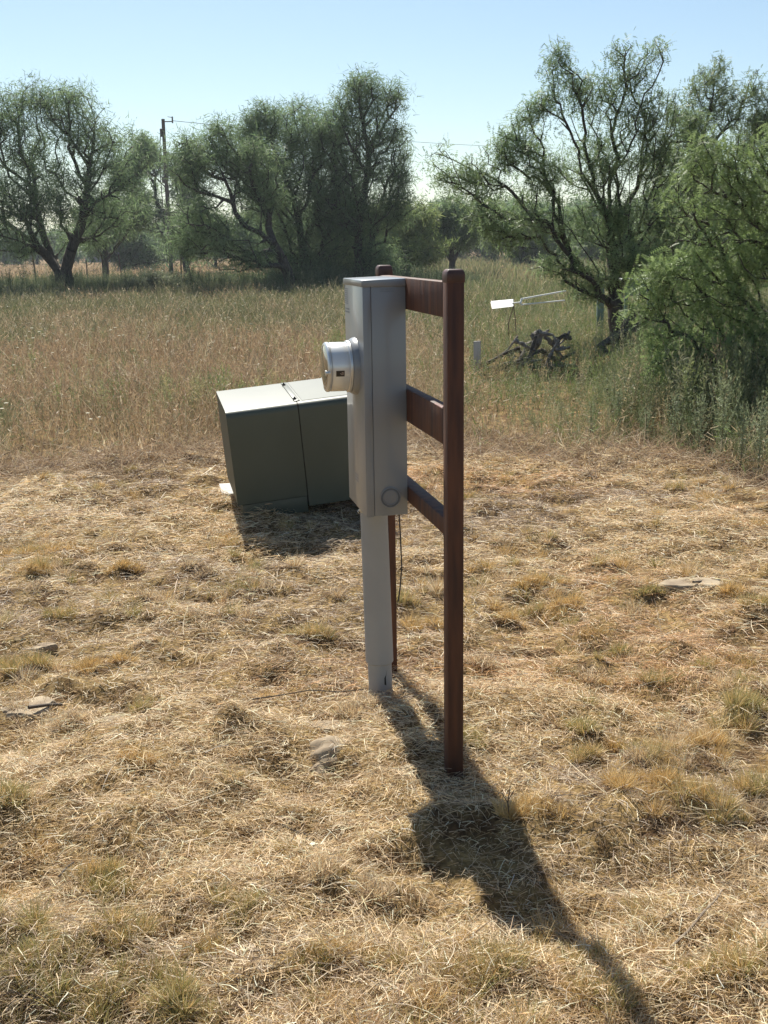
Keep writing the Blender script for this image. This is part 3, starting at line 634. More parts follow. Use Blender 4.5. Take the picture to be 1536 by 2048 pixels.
# near right trees
Y = 15.2
b0 = gz_at(1243, Y)
MID = dict(spread=.045, spray=.05, len=.11, wid=.011, droop=-.2, pairs=4, ll=.17, clump=.3, gap=.2)
build_tree('mesquite_tree', 'big open mesquite right of the post, fanning dark limbs against the sky', 'tree', b0,
    [[b0, *PX([(1236, 660), (1232, 610), (1228, 560, .1), (1222, 500, .2), (1221, 450, .2)], Y)],
     PX([(1228, 560, .1), (1194, 545), (1171, 532, -.2), (1136, 519, -.3), (1100, 501, -.4), (1073, 497, -.5), (1010, 492, -.7)], Y),
     PX([(1221, 450, .2), (1205, 410), (1185, 375), (1163, 345, -.1), (1158, 300, -.1), (1140, 262, -.2), (1118, 240, -.3), (1115, 140, -.4)], Y),
     PX([(1221, 450, .2), (1208, 400, .5), (1203, 350, .6), (1207, 300, .7), (1230, 215, .8), (1235, 120, .9)], Y),
     PX([(1221, 450, .2), (1245, 425, .3), (1275, 375, .4), (1298, 330, .5), (1330, 285, .6), (1350, 220, .7), (1352, 190, .7)], Y),
     PX([(1171, 372, 0), (1120, 352, -.5), (1080, 325, -.7), (1062, 280, -.8), (1050, 250, -.9)], Y),
     PX([(1222, 500, .2), (1170, 460, -.9), (1100, 455, -1.1), (1015, 443, -1.3), (944, 430, -1.3), (917, 403, -1.3), (880, 392, -1.3)], Y),
     PX([(1015, 443, -1.3), (985, 400, -1.2), (965, 360, -1.1), (950, 330, -1.)], Y), PX([(1275, 375, .4), (1276, 310, -.2), (1290, 240, -.3), (1310, 150, -.4)], Y),
     PX([(1245, 425, .3), (1300, 420, -.8), (1340, 390, -1.2)], Y), PX([(1100, 501, -.4), (1070, 460, -.9), (1045, 400, -.9), (1030, 350, -.8)], Y)],
    BL([(1115, 130, 26, 34), (1150, 160, 25, 30), (1060, 230, 36, 36), (1095, 200, 32, 36), (1235, 112, 34, 34), (1315, 104, 30, 32), (1115, 105, 16, 20), (1275, 150, 34, 28), (1200, 200, 62, 46), (1300, 220, 60, 60), (1000, 300, 40, 40), (1040, 290, 50, 45),
        (930, 350, 40, 40), (882, 335, 30, 40), (965, 370, 44, 46), (1400, 330, 50, 60, .8), (1380, 250, 40, 40, .8), (1080, 360, 60, 50), (1200, 320, 90, 60), (1320, 310, 50, 60), (975, 430, 55, 26), (1100, 440, 90, 40), (1230, 440, 80, 60), (1010, 470, 60, 20), (1130, 530, 70, 26), (1180, 570, 50, 36), (1330, 450, 60, 70), (1270, 520, 70, 50, -.5)], Y, .8), 1500, MID, r_base=.12, twig=.0032, step=.16, bf=.5, feathery=True, per=4, strips=3,
    col=[(.20, .275, .125), (.17, .24, .105), (.24, .31, .15)], wob=.055, k=5, group='mesquite trees on the right')
Y = 20.
b0 = gz_at(1420, Y)
build_tree('mesquite_tree', 'mesquite behind the near right tree, thin crown tips reaching the right edge of the sky', 'tree', b0,
    [[b0, *PX([(1415, 600), (1400, 500)], Y)], PX([(1400, 500), (1385, 440), (1385, 370), (1402, 290), (1425, 200)], Y), PX([(1400, 500), (1440, 420, .5), (1475, 330, .6), (1500, 230, .6)], Y), PX([(1390, 430), (1350, 370, -.6), (1360, 280, -.6)], Y), PX([(1415, 560), (1500, 480, 1), (1560, 400, 1)], Y)],
    BL([(1420, 160, 44, 44), (1340, 330, 60, 70), (1530, 250, 50, 60), (1320, 480, 60, 70), (1440, 210, 45, 40), (1375, 240, 36, 50), (1510, 180, 34, 38), (1490, 260, 60, 60), (1400, 320, 60, 60), (1370, 420, 60, 80), (1470, 400, 80, 90), (1560, 330, 70, 100), (1400, 530, 80, 60), (1540, 500, 80, 80)], Y), 1350, dict(MID, len=.13, wid=.014), r_base=.13, twig=.0036, step=.2, wob=.08, bf=.45, feathery=True, per=3, strips=4, col=[(.18, .24, .105), (.155, .21, .09), (.215, .27, .13)], group='mesquite trees on the right')
Y = 9.6
b0 = gz_at(1800, Y)
NEAR = dict(spread=.045, spray=.045, len=.10, wid=.0075, droop=-.2, pairs=6, ll=.17, clump=.22, gap=.3)
build_tree('mesquite_tree', 'nearest mesquite leaning in from the right edge with feathery bright leaflets', 'tree', b0,
    [[b0, *PX([(1770, 850), (1740, 760), (1700, 680)], Y)], PX([(1740, 760), (1640, 700, .1), (1540, 640, .2), (1440, 600, .2), (1370, 600, .2), (1330, 615, .1)], Y), PX([(1700, 680), (1620, 560, -.1), (1560, 480, -.2), (1490, 440, -.2), (1400, 440, -.3)], Y),
     PX([(1740, 760), (1600, 740, -.3), (1480, 700, -.4), (1380, 680, -.4)], Y), PX([(1700, 680), (1640, 480, .3), (1580, 360, .4), (1540, 290, .4)], Y), PX([(1770, 850), (1640, 840, -.2), (1540, 790, -.2)], Y), PX([(1540, 640, .2), (1460, 540, .3), (1420, 500, .3)], Y), PX([(1700, 680), (1780, 500), (1820, 380)], Y)],
    BL([(1480, 400, 60, 60), (1530, 300, 50, 60), (1380, 500, 50, 36), (1290, 620, 40, 34), (1320, 560, 50, 40), (1370, 420, 50, 50), (1430, 330, 60, 50), (1330, 690, 50, 40), (1350, 720, 50, 36), (1430, 800, 60, 40), (1520, 880, 50, 36), (1430, 470, 60, 46), (1500, 520, 90, 70), (1390, 560, 60, 36), (1350, 600, 50, 30), (1440, 620, 80, 46), (1330, 640, 34, 26), (1500, 680, 90, 60), (1400, 690, 60, 40), (1560, 780, 90, 70), (1460, 760, 50, 30), (1600, 420, 90, 120), (1700, 500, 100, 140), (1640, 680, 100, 90), (1800, 420, 110, 120), (1560, 880, 50, 30)], Y, .7), 1500, NEAR, r_base=.10, twig=.003, step=.11, feathery=True, per=3, strips=4,
    col=[(.23, .31, .12), (.195, .27, .10), (.275, .35, .155)], group='mesquite trees on the right')

# distant trees: three kinds built once and copied
def distant():
    kinds = []
    for kx in range(3):
        h = [4.6, 5.4, 6.2][kx]
        bl = [(rng.normal() * 1.4, rng.normal() * 1.2, h * .55 + rng.normal() * .4, 1.6 + rng.random(), 1.5, h * .28) for _ in range(6)] + [(0, 0, h * .75, 1.8, 1.6, h * .22), (rng.normal(), 0, h * .3, 2.4, 1.8, h * .25)]
        z0 = np.zeros(3)
        t = build_tree('distant_tree', 'tree', 'tree', (0, 0, 0), [[z0, np.array([0, 0, .9])], [np.array([0, 0, .9]), np.array([-.9, .2, 2]), np.array([-1.5, .3, 3])], [np.array([0, 0, .9]), np.array([.7, -.3, 2.2]), np.array([1.3, -.3, 3.3])], [np.array([0, 0, .8]), np.array([.1, .4, 2.4]), np.array([0, .6, 3.8])]],
                       bl, 170, dict(spread=.25, spray=.2, len=.42, wid=.085, droop=-.3), r_base=.2, twig=.02, step=.8, strips=8, k=4)
        kinds.append(t)
    lst = [(245, 96), (296, 110), (430, 98)]
    for i in range(46):
        px = -120 + 1760 * (i + rng.random()) / 46; Yd = 78 + 60 * rng.random()
        if px < 480: Yd = 150 + 90 * rng.random()
        lst.append((px, Yd))
    used = set()
    for i, (px, Yd) in enumerate(lst):
        k_ = i % 3; src = kinds[k_]
        if k_ in used:
            o = src.copy(); COL.objects.link(o)
            for ch in src.children:
                c = ch.copy(); COL.objects.link(c); c.parent = o
        else: o = src; used.add(k_)
        q = at(px, 500, Yd); s = .75 + .55 * rng.random()
        o.location = (q[0], Yd, float(ground_z(q[0], Yd))); o.scale = (s * 1.15, s * 1.15, s * np.interp(px, [0, 500, 1500], [.85, 1.0, 1.1])); o.rotation_euler = (0, 0, rng.random() * 6.28)
        tag(o, ['low mesquite in the distant tree line beyond the field', 'rounded mesquite in the distant tree line beyond the field', 'taller mesquite in the distant tree line beyond the field'][k_], 'tree', 'distant tree line')
distant()

# grey green bush and bare saplings under the tree row ---------------------------------
Y = 37.5; b0 = gz_at(305, Y)
build_tree('bush', 'rounded grey green bush at the far meadow edge in front of the dark weeds', 'bush', b0, [[b0, b0 + [0, 0, .3]]],
    [(b0[0], b0[1], .45, .85, .6, .45), (b0[0] - .5, b0[1], .3, .8, .5, .3), (b0[0] + .5, b0[1], .35, .7, .5, .35)], 130, dict(spread=.08, spray=.08, len=.14, wid=.025, droop=.5), r_base=.04, twig=.006, step=.2, strips=10, col=[(.20, .22, .14), (.17, .19, .12)])

# ------------------------------------------------------------------ meter stand
TH = .2111; u = np.array([-math.sin(TH), math.cos(TH), 0]); nn = np.array([-math.cos(TH), -math.sin(TH), 0]); A0 = np.array([.2028, 3.0828, 0])
def fr(s, o, z): return tuple(A0 + u * s + nn * o + np.array([0, 0, z]))
M_RUST = noisy('rusty_oxblood_paint', (.040, .013, .007), (.115, .042, .018), 11, .62, bump=.8, stretch=(3, 3, .35), lo=.34, hi=.66, r2=.75)
M_CAP = noisy('brown_plastic_cap', (.05, .02, .015), (.10, .042, .03), 30, .5)
rack = empty('post_rack', fr(0, 0, 0))
def child(o, root=None):
    o.parent = root; o.matrix_parent_inverse = root.matrix_basis.inverted() if False else Matrix.Translation(-Vector(root.location)); return o
def part(name, bm, mat, root, **k): return child(bmo(name, bm, mat, None, **k), root)
def post(s0, zt, dz=0):
    bm = bmesh.new(); h = .0248
    boxm(bm, fr, s0 - h, s0 + h, -h, h, -.25, zt); p = part('post', bm, M_RUST, rack, bevel=.005, smooth=True)
    bm = bmesh.new(); g = .0260
    P = [fr(s0 + a, b_, zt - .020) for a, b_ in ((-g, -g), (g, -g), (g, g), (-g, g))]
    ring = lambda q, z: [bm.verts.new(fr(s0 + a * q, b_ * q, z)) for a, b_ in ((-1, -1), (1, -1), (1, 1), (-1, 1))]
    R = [ring(g, zt - .018), ring(g, zt + .004), ring(g * .93, zt + .012), ring(g * .74, zt + .018)]
    bm.faces.new(R[0][::-1]); bm.faces.new(R[-1])
    for a_, b_ in zip(R[:-1], R[1:]):
        for i in range(4): bm.faces.new((a_[i], a_[(i + 1) % 4], b_[(i + 1) % 4], b_[i]))
    c = bmo('post_cap', bm, M_CAP, None, bevel=.0015, smooth=True); c.parent = p
    return p
post(0, 1.512); post(.9036, 1.512)
rails = [(1.397, 1.496, -.012, .0240), (1.034, 1.142, -.010, .0240), (.765, .817, -.021, .0240)]
for z0, z1, o0, o1 in rails:
    bm = bmesh.new(); boxm(bm, fr, (.0253), .8783, o0, o1, z0, z1); part('rail', bm, M_RUST, rack, bevel=.004, smooth=True)
# weld beads where the rails meet the near post
for z0, z1, o0, o1 in rails:
    for z_ in (z0, z1):
        bm = bmesh.new(); tube_pts(bm, [fr(.0262, o0 + .003 + (o1 - o0 - .003) * t, z_ + .0005 * math.sin(9 * t)) for t in np.linspace(0, 1, 7)], [.0028 + .0008 * (i % 2) for i in range(7)], 6)
        part('weld', bm, M_CAP, rack, smooth=True)
# worn shiny nick on the middle rail
M_NICK = noisy('worn_paint_edge', (.38, .24, .22), (.5, .36, .33), 60, .35)
bm = bmesh.new(); tube_pts(bm, [fr(.030, .0230, 1.1405), fr(.072, .0233, 1.141), fr(.118, .0230, 1.1405)], [.003, .0035, .002], 6); part('worn_edge', bm, M_NICK, rack, smooth=True)
tag(rack, 'rusty oxblood steel frame of two capped square posts joined by three rails', 'frame')

M_GREY = noisy('grey_enamel', (.215, .229, .242), (.232, .247, .26), 3, .30, r2=.36, coat=.25)
M_SEAM = noisy('seam_shadow_gap', (.10, .11, .12), (.14, .15, .16), 20, .7)
M_LABEL = noisy('faded_label', (.17, .19, .215), (.20, .22, .245), 120, .5)
S0, S1, O0, O1, ZB, ZT = .4715, .790, .0245, .165, .7215, 1.492
mb = empty('meter_box', fr((S0 + S1) / 2, .1, ZB))
bm = bmesh.new(); boxm(bm, fr, S0 + .0015, S1 - .0015, O0, O1 - .028, ZB, ZT - .012); part('back_box', bm, M_GREY, mb, bevel=.002, smooth=True)
bm = bmesh.new(); boxm(bm, fr, S0, S1, O1 - .0265, O1, ZB - .002, ZT - .0125); part('cover', bm, M_GREY, mb, bevel=.0025, smooth=True)
bm = bmesh.new(); boxm(bm, fr, S0 + .0024, S1 - .0024, O1 - .0278, O1 - .0267, ZB + .001, ZT - .013); part('seam', bm, M_SEAM, mb)
bm = bmesh.new()   # rain hood: slightly larger lid with a turned-down lip
P = [fr(S0 - .004, O0, ZT - .022), fr(S1 + .004, O0, ZT - .022), fr(S1 + .004, O1 + .004, ZT - .022), fr(S0 - .004, O1 + .004, ZT - .022)]
Q = [fr(S0 - .004, O0, ZT + .003), fr(S1 + .004, O0, ZT + .003), fr(S1 + .004, O1 + .004, ZT - .001), fr(S0 - .004, O1 + .004, ZT - .001)]
prism(bm, P, Q); part('rain_hood', bm, M_GREY, mb, bevel=.003, smooth=True)
# knockout rings low on the near side
ck = (.083, .783)
def kfr(x, y, a): return fr(S0 + .0016 - a, ck[0] + x, ck[1] + y)
bm = bmesh.new(); lathe(bm, kfr, [(.0350, 0), (.0350, .0035), (.0328, .0040), (.0310, 0.0008), (.0268, .0008), (.0258, .0034), (.0240, .0034), (.0228, .0008), (.012, .0004), (.001, .0010)], 40); part('knockout', bm, M_GREY, mb, smooth=True)
bm = bmesh.new(); lathe(bm, kfr, [(.0312, .0006), (.0312, .0020), (.0266, .0020), (.0266, .0006)], 40, cap=False); part('knockout_groove', bm, M_SEAM, mb, smooth=True)
# pressed label panels (too faint to read in the photo)
def lines(bm, fr2, x0, x1, y0, y1, n, seed):
    r_ = np.random.default_rng(seed)
    for i in range(n):
        yy = y1 - (y1 - y0) * (i + .5) / n; xx = x0
        while xx < x1:
            w2 = (x1 - x0) * (.05 + .12 * r_.random()); e = min(x1, xx + w2)
            vs = [bm.verts.new(fr2(a, b_)) for a, b_ in ((xx, yy - (y1 - y0) * .18 / n * 1.5), (e, yy - (y1 - y0) * .18 / n * 1.5), (e, yy + (y1 - y0) * .18 / n * 1.5), (xx, yy + (y1 - y0) * .18 / n * 1.5))]
            bm.faces.new(vs); xx = e + (x1 - x0) * .03
M_INK = noisy('faded_print', (.11, .13, .16), (.15, .17, .2), 90, .5)
bm = bmesh.new(); lines(bm, lambda a, b_: fr(S0 + .0010, a, b_), .062, .108, 1.452, 1.466, 2, 1); part('side_label', bm, M_LABEL, mb)
bm = bmesh.new(); lines(bm, lambda a, b_: fr(a, O1 + .0006, b_), .725, .780, 1.405, 1.46, 8, 2); lines(bm, lambda a, b_: fr(a, O1 + .0006, b_), .70, .78, 1.375, 1.395, 2, 3); part('front_label', bm, M_INK, mb)
bm = bmesh.new(); lines(bm, lambda a, b_: fr(a, O1 + .0006, b_), .60, .66, .81, .84, 3, 4); part('front_mark', bm, M_LABEL, mb)
# small hasp and seal at the bottom edge of the cover
M_STEEL = noisy('dull_steel', (.45, .45, .44), (.6, .6, .58), 40, .35, metal=.9)
bm = bmesh.new(); boxm(bm, fr, .60, .625, O1 - .02, O1 - .004, ZB - .016, ZB - .001); tube_pts(bm, [fr(.61, O1 - .003, ZB - .004), fr(.612, O1 + .004, ZB - .014), fr(.618, O1 - .002, ZB - .022)], .0016, 6); part('hasp', bm, M_STEEL, mb)
# socket boss pressed round the meter, flaring at the foot
MC = (.62, 1.207)
def mfr(x, y, a): return fr(MC[0] + x, O1 + a, MC[1] + y)
bm = bmesh.new(); lathe(bm, mfr, [(.096, .0), (.0945, .007), (.091, .014), (.0875, .020), (.084, .0205)], 56); part('socket_boss', bm, M_GREY, mb, smooth=True)
tag(mb, 'tall light grey metal meter cabinet mounted on the rails of the rusty frame', 'electrical box')

M_RING = noisy('polished_steel_ring', (.66, .66, .63), (.74, .74, .72), 5, .28, metal=.6, r2=.36)
M_SHELL = noisy('pale_grey_meter_shell', (.68, .69, .67), (.74, .75, .73), 5, .22, metal=.2, r2=.30, coat=.7)
M_GLASS = noisy('smoky_meter_glass', (.20, .20, .17), (.27, .27, .23), 8, .06, metal=.5, coat=1)
mt = empty('electricity_meter', mfr(0, 0, .02))
bm = bmesh.new(); lathe(bm, mfr, [(.080, .018), (.0815, .022), (.0815, .086), (.079, .090)], 56); part('shell', bm, M_SHELL, mt, smooth=True)
bm = bmesh.new(); lathe(bm, mfr, [(.0835, .0205), (.086, .022), (.086, .030), (.0835, .032), (.0818, .032)], 56); part('sealing_ring', bm, M_RING, mt, smooth=True)
bm = bmesh.new(); lathe(bm, mfr, [(.0805, .0895), (.0825, .092), (.0825, .100), (.079, .104), (.074, .105)], 56); part('front_ring', bm, M_RING, mt, smooth=True)
bm = bmesh.new(); lathe(bm, mfr, [(.0738, .1045), (.060, .109), (.035, .112), (.004, .113)], 56); part('glass_face', bm, M_GLASS, mt, smooth=True)
# latch screw on the near side of the front ring
bm = bmesh.new(); cf = lambda x, y, a: mfr(-.074 + x, -.012 + y, .098 + a); lathe(bm, cf, [(.011, 0), (.011, .004), (.006, .005), (.006, .011), (.009, .012), (.009, .016), (.004, .017)], 18); part('latch_screw', bm, M_RING, mt, smooth=True)
# black badge with tiny pale print, wrapped round the shell
M_BADGE = noisy('black_badge', (.018, .014, .013), (.03, .024, .022), 30, .4)
M_PRINT = noisy('badge_print', (.38, .28, .22), (.5, .4, .33), 30, .5)
def shellpt(ang, a, r=.0822): return mfr(-r * math.cos(ang), r * math.sin(ang), a)
bm = bmesh.new(); g = [[bm.verts.new(shellpt(t_, a_)) for a_ in (.051, .079)] for t_ in np.linspace(-.30, -.06, 7)]
for p_, q_ in zip(g[:-1], g[1:]): bm.faces.new((p_[0], p_[1], q_[1], q_[0]))
bd = part('badge', bm, M_BADGE, mt)
bm = bmesh.new()
for t0, a0, a1 in ((-.13, .054, .061), (-.175, .0535, .060), (-.175, .061, .0665), (-.215, .054, .064)):
    bm.faces.new([bm.verts.new(shellpt(tt, aa, .0826)) for tt, aa in ((t0 - .012, a0), (t0 - .012, a1), (t0 + .012, a1), (t0 + .012, a0))])
pr = bmo('badge_print', bm, M_PRINT, None); pr.parent = bd
tag(mt, 'round glass fronted electricity meter plugged into the side of the grey cabinet', 'electric meter')

# conduit riser ------------------------------------------------------------
M_PVC = noisy('grey_pvc_pipe', (.31, .31, .30), (.35, .35, .34), 4, .5, r2=.6)
M_DARK = noisy('dark_hole', (.02, .018, .015), (.04, .035, .03), 20, .9)
cd = empty('conduit_riser', fr(.68, .085, 0))
def cax(z): t = z / .72; return np.array(fr(.682 + (.655 - .682) * t, .084 + (.104 - .084) * t, z))
def cyl(z0, z1, r0, r1, lip=0):
    prof = [(r0, z0), (r0, z0 + .001), (r1, z1)] if not lip else [(r0 - .004, z0), (r0, z0 + .004), (r1, z1)]
    return lambda bm: lathe(bm, lambda x, y, z: tuple(cax(z) + [x, y, 0]), prof, 36)
bm = bmesh.new(); cyl(.125, .735, .0505, .0475, 1)(bm); part('slip_sleeve', bm, M_PVC, cd, smooth=True)
bm = bmesh.new(); cyl(-.15, .16, .0435, .0435)(bm); part('lower_pipe', bm, M_PVC, cd, smooth=True)
bm = bmesh.new(); # chipped crack
cp = lambda a, z, r=.0440: tuple(cax(z) + [r * math.sin(a), -r * math.cos(a), 0])
bm.faces.new([bm.verts.new(cp(a, z)) for a, z in ((.35, .05), (.52, .045), (.5, .075), (.62, .105), (.50, .085), (.36, .075))]); part('chip', bm, M_DARK, cd)
tag(cd, 'grey plastic conduit riser running from the ground up into the meter cabinet', 'pipe')
M_WIRE = noisy('black_wire', (.03, .025, .022), (.05, .04, .035), 30, .7)
bm = bmesh.new(); tube_pts(bm, [fr(.875, -.012, .80), fr(.874, -.034, .7), fr(.87, -.040, .55), fr(.87, -.044, .42), fr(.872, -.038, .34), fr(.876, -.030, .28)], .0028, 6)
wo = bmo('ground_wire', bm, M_WIRE, None, smooth=True); tag(wo, 'thin black wire hanging down beside the far rusty post', 'wire')

# ------------------------------------------------------------------ pad-mounted cabinet
M_TG = noisy('olive_green_enamel', (.055, .066, .048), (.068, .08, .058), 2.5, .42, coat=.0, r2=.52)
M_CONC = noisy('pale_concrete', (.42, .40, .36), (.55, .53, .48), 30, .9, bump=.5)
def rot(yaw, pi_, ro):
    c, s = math.cos, math.sin
    return np.array([[c(yaw), -s(yaw), 0], [s(yaw), c(yaw), 0], [0, 0, 1]]) @ np.array([[c(ro), 0, s(ro)], [0, 1, 0], [-s(ro), 0, c(ro)]]) @ np.array([[1, 0, 0], [0, c(pi_), -s(pi_)], [0, s(pi_), c(pi_)]])
TM = rot(.219, .0669, -.0845); TO = np.array([-.9058, 6.5733, .047])
def tf(x, y, z): return tuple(TO + TM @ np.array([x, y, z]))
SW, TW, TD, THh = .442, .90, .695, .592
tr = empty('transformer_cabinet', tf(TW / 2, TD / 2, 0))
def hood(x0, x1, z0, inset=0):
    prof = [(0, z0), (TD, z0), (TD, THh - .012), (TD - .012, THh)]
    r_ = .045
    for t in np.linspace(0, 1, 8): a = math.pi / 2 * (1 + t); prof.append((r_ + r_ * math.cos(a), THh - r_ + r_ * math.sin(a)))
    bm = bmesh.new(); prism(bm, [tf(x0, y, z) for y, z in prof], [tf(x1, y, z) for y, z in prof]); return bm
part('left_hood', hood(0, SW - .003, 0), M_TG, tr, bevel=.0, smooth=True)
part('right_hood', hood(SW + .003, TW, -.07), M_TG, tr, smooth=True)
bm = bmesh.new(); boxm(bm, tf, SW - .004, SW + .004, .006, TD - .006, -.05, THh - .006); part('gap', bm, M_DARK, tr)
bm = bmesh.new(); boxm(bm, tf, .028, SW - .004, .012, TD - .02, -.11, -.006); part('sill', bm, M_TG, tr, bevel=.004, smooth=True)
bm = bmesh.new(); boxm(bm, tf, SW - .012, SW + .022, .06, TD - .03, THh - .001, THh + .006); st_ = part('top_strip', bm, M_TG, tr, bevel=.002, smooth=True)
for yy in (.10, TD - .12):
    bm = bmesh.new(); bf_ = lambda x, y, a: tf(SW - .004 + x, yy + y, THh + .006 + a); lathe(bm, bf_, [(.012, 0), (.012, .008), (.005, .009), (.005, .016)], 10)
    c = bmo('bolt', bm, M_DARK, None, smooth=True); c.parent = st_
# raised lid seam on the right half
bm = bmesh.new(); boxm(bm, tf, SW + .035, TW - .01, .062, TD - .02, THh - .001, THh + .0022); part('lid_panel', bm, M_TG, tr, bevel=.001)
tag(tr, 'squat olive green electrical cabinet sunk askew in the dry grass', 'electrical cabinet')
_c, _s = math.cos(.2), math.sin(.2)
bm = bmesh.new(); boxm(bm, lambda x, y, z: (-1.09 + x * _c - y * _s, 7.16 + x * _s + y * _c, z), 0, .9, 0, .35, -.14, -.008)
pad = bmo('concrete_pad', bm, M_CONC, None, bevel=.006); tag(pad, 'pale concrete slab showing under the left side of the green cabinet', 'slab')

# ------------------------------------------------------------------ utility pole and wires
M_POLE = noisy('weathered_pole_wood', (.055, .045, .038), (.11, .09, .075), 6, .9, bump=.4, stretch=(4, 4, .3))
YP = 75.; qb = at(341, 500, YP); qt = at(326, 238, YP)
up = empty('utility_pole', (qb[0], YP, 0)); xb = at(342, 532, YP)[0]
bm = bmesh.new(); tube_pts(bm, [(xb, YP, -.2), (xb * .5 + qt[0] * .5, YP, qt[2] * .5), (qt[0], YP, qt[2])], [.14, .13, .11], 12); part('pole', bm, M_POLE, up, smooth=True)
a1 = at(345, 243, YP); a2 = at(345, 236, YP); z1 = a1[2]
bm = bmesh.new(); tube_pts(bm, [(qt[0] + .1, YP, z1), (a1[0], YP, z1)], .035, 6); tube_pts(bm, [(a1[0], YP, z1 - .1), (a1[0], YP, z1 + .3)], .05, 8); tube_pts(bm, [(a1[0], YP, z1 + .25), (qt[0] + .3, YP, z1 + .3)], .02, 5); part('bracket', bm, M_POLE, up)
bm = bmesh.new(); tube_pts(bm, [tuple(at(x, y, YP)) for x, y in ((325, 258), (321, 264), (320, 290), (320, 340), (326, 420), (335, 525))], .03, 5); part('riser_cable', bm, M_WIRE, up)
bm = bmesh.new(); boxm(bm, lambda a, b_, c: (qt[0] + a, YP + b_, qt[2] + c), -.24, -.12, -.08, .08, -1.1, -.6); part('fuse_box', bm, M_POLE, up)
bm = bmesh.new(); boxm(bm, lambda a, b_, c: (qt[0] + a, YP + b_, qt[2] + c), -.3, -.12, -.1, .1, -4.0, -3.6); part('insulator', bm, M_POLE, up)
tag(up, 'tall dark wooden utility pole rising behind the trees left of centre', 'utility pole')
bm = bmesh.new(); e = at(1000, 293, 125.); P = [np.array([a1[0], YP, z1 + .05]) * (1 - t) + e * t - np.array([0, 0, 1.6 * 4 * t * (1 - t) * .12]) for t in np.linspace(0, 1.6, 24)]
tube_pts(bm, [tuple(p) for p in P], .018, 5); wr = bmo('power_line', bm, M_WIRE, None); tag(wr, 'thin power line running right from the utility pole across the sky', 'wire')

# fence posts beyond the trees
M_TPOST = noisy('rusty_fence_stake', (.09, .065, .05), (.16, .12, .09), 20, .8)
for i, (px, pt, pb, Yf, lb) in enumerate([(361, 508, 560, 46, 'thin steel fence stake right of the utility pole foot'), (237, 508, 545, 60, 'thin fence stake right of the small forked mesquite'), (172, 520, 548, 58, 'short leaning fence stake left of the small forked mesquite'), (62, 490, 560, 44, 'thin fence stake left of the large left trunks')]):
    a = at(px, pt, Yf); fp = empty('fence_stake', (a[0], Yf, 0)); bm = bmesh.new(); lean = (rng.random() - .5) * .25
    tube_pts(bm, [(a[0] + lean, Yf, -.1), (a[0], Yf, a[2])], .035, 6); part('stake', bm, M_TPOST, fp); bm = bmesh.new(); tube_pts(bm, [(a[0], Yf, a[2] - .02), (a[0], Yf, a[2] + .09)], .05, 6); part('stake_cap', bm, M_GREY, fp); tag(fp, lb, 'fence stake', 'fence stakes beyond the meadow')

# far white roofed shed on the left
Ysd = 170.; q = at(199, 471, Ysd); sh = empty('shed', (q[0], Ysd, 0)); M_WHITE = noisy('white_paint', (.72, .73, .72), (.8, .8, .78), 8, .45); M_SHED = noisy('grey_siding', (.2, .2, .19), (.26, .26, .24), 4, .8)
bm = bmesh.new(); boxm(bm, lambda a, b_, c: (q[0] + a, Ysd + b_, c), -1.6, 1.6, -2, 2, -.1, q[2] - .3); part('wall', bm, M_SHED, sh)
bm = bmesh.new(); prism(bm, [(q[0] - 1.8, Ysd - 2.2, q[2] - .3), (q[0] + 1.8, Ysd - 2.2, q[2] - .3), (q[0], Ysd - 2.2, q[2] + .35)], [(q[0] - 1.8, Ysd + 2.2, q[2] - .3), (q[0] + 1.8, Ysd + 2.2, q[2] - .3), (q[0], Ysd + 2.2, q[2] + .35)]); part('roof', bm, M_WHITE, sh)
tag(sh, 'tiny distant shed with a white roof seen under the left trees', 'shed')

# ------------------------------------------------------------------ white fallen frame on the right
Yw = 17.
def W(x, y, dy=0): return tuple(at(x, y, Yw + dy))
wf = empty('fallen_white_frame', W(1025, 640)); wf.location.z = 0
bm = bmesh.new()
c0, c1, c2, c3 = [np.array(W(*p)) for p in ((981, 604, 0), (1025, 600, .1), (1026, 613, -.1), (984, 618, -.2))]; tk = np.array([0.02, .05, .012])
prism(bm, [tuple(c) for c in (c0, c1, c2, c3)], [tuple(c + tk) for c in (c0, c1, c2, c3)]); part('panel', bm, M_WHITE, wf, bevel=.003)
bm = bmesh.new(); tube_pts(bm, [W(1024, 606.5), W(1040, 605)], .012, 8); tube_pts(bm, [W(1040, 609), W(1044, 597, .05)], .017, 8); part('neck', bm, M_WHITE, wf, smooth=True)
bm = bmesh.new(); tube_pts(bm, [W(1044, 598, .05), W(1131, 582, .6)], [.014, .012], 8); part('arm', bm, M_WHITE, wf, smooth=True)
bm = bmesh.new(); tube_pts(bm, [W(1042, 610), W(1129, 601, .4)], [.014, .012], 8); part('arm', bm, M_WHITE, wf, smooth=True)
bm = bmesh.new(); b_ = np.array(W(1027, 612)); tube_pts(bm, [tuple(b_), (b_[0] + .03, b_[1], b_[2] - .2), (b_[0] + .08, b_[1] + .1, -.05)], .007, 6); tube_pts(bm, [tuple(b_), (b_[0] - .06, b_[1] + .1, b_[2] - .25), (b_[0] - .05, b_[1] + .2, -.05)], .007, 6); part('prop', bm, M_TPOST, wf)
tag(wf, 'white metal panel with two long thin arms lying propped in the tall grass', 'metal frame')

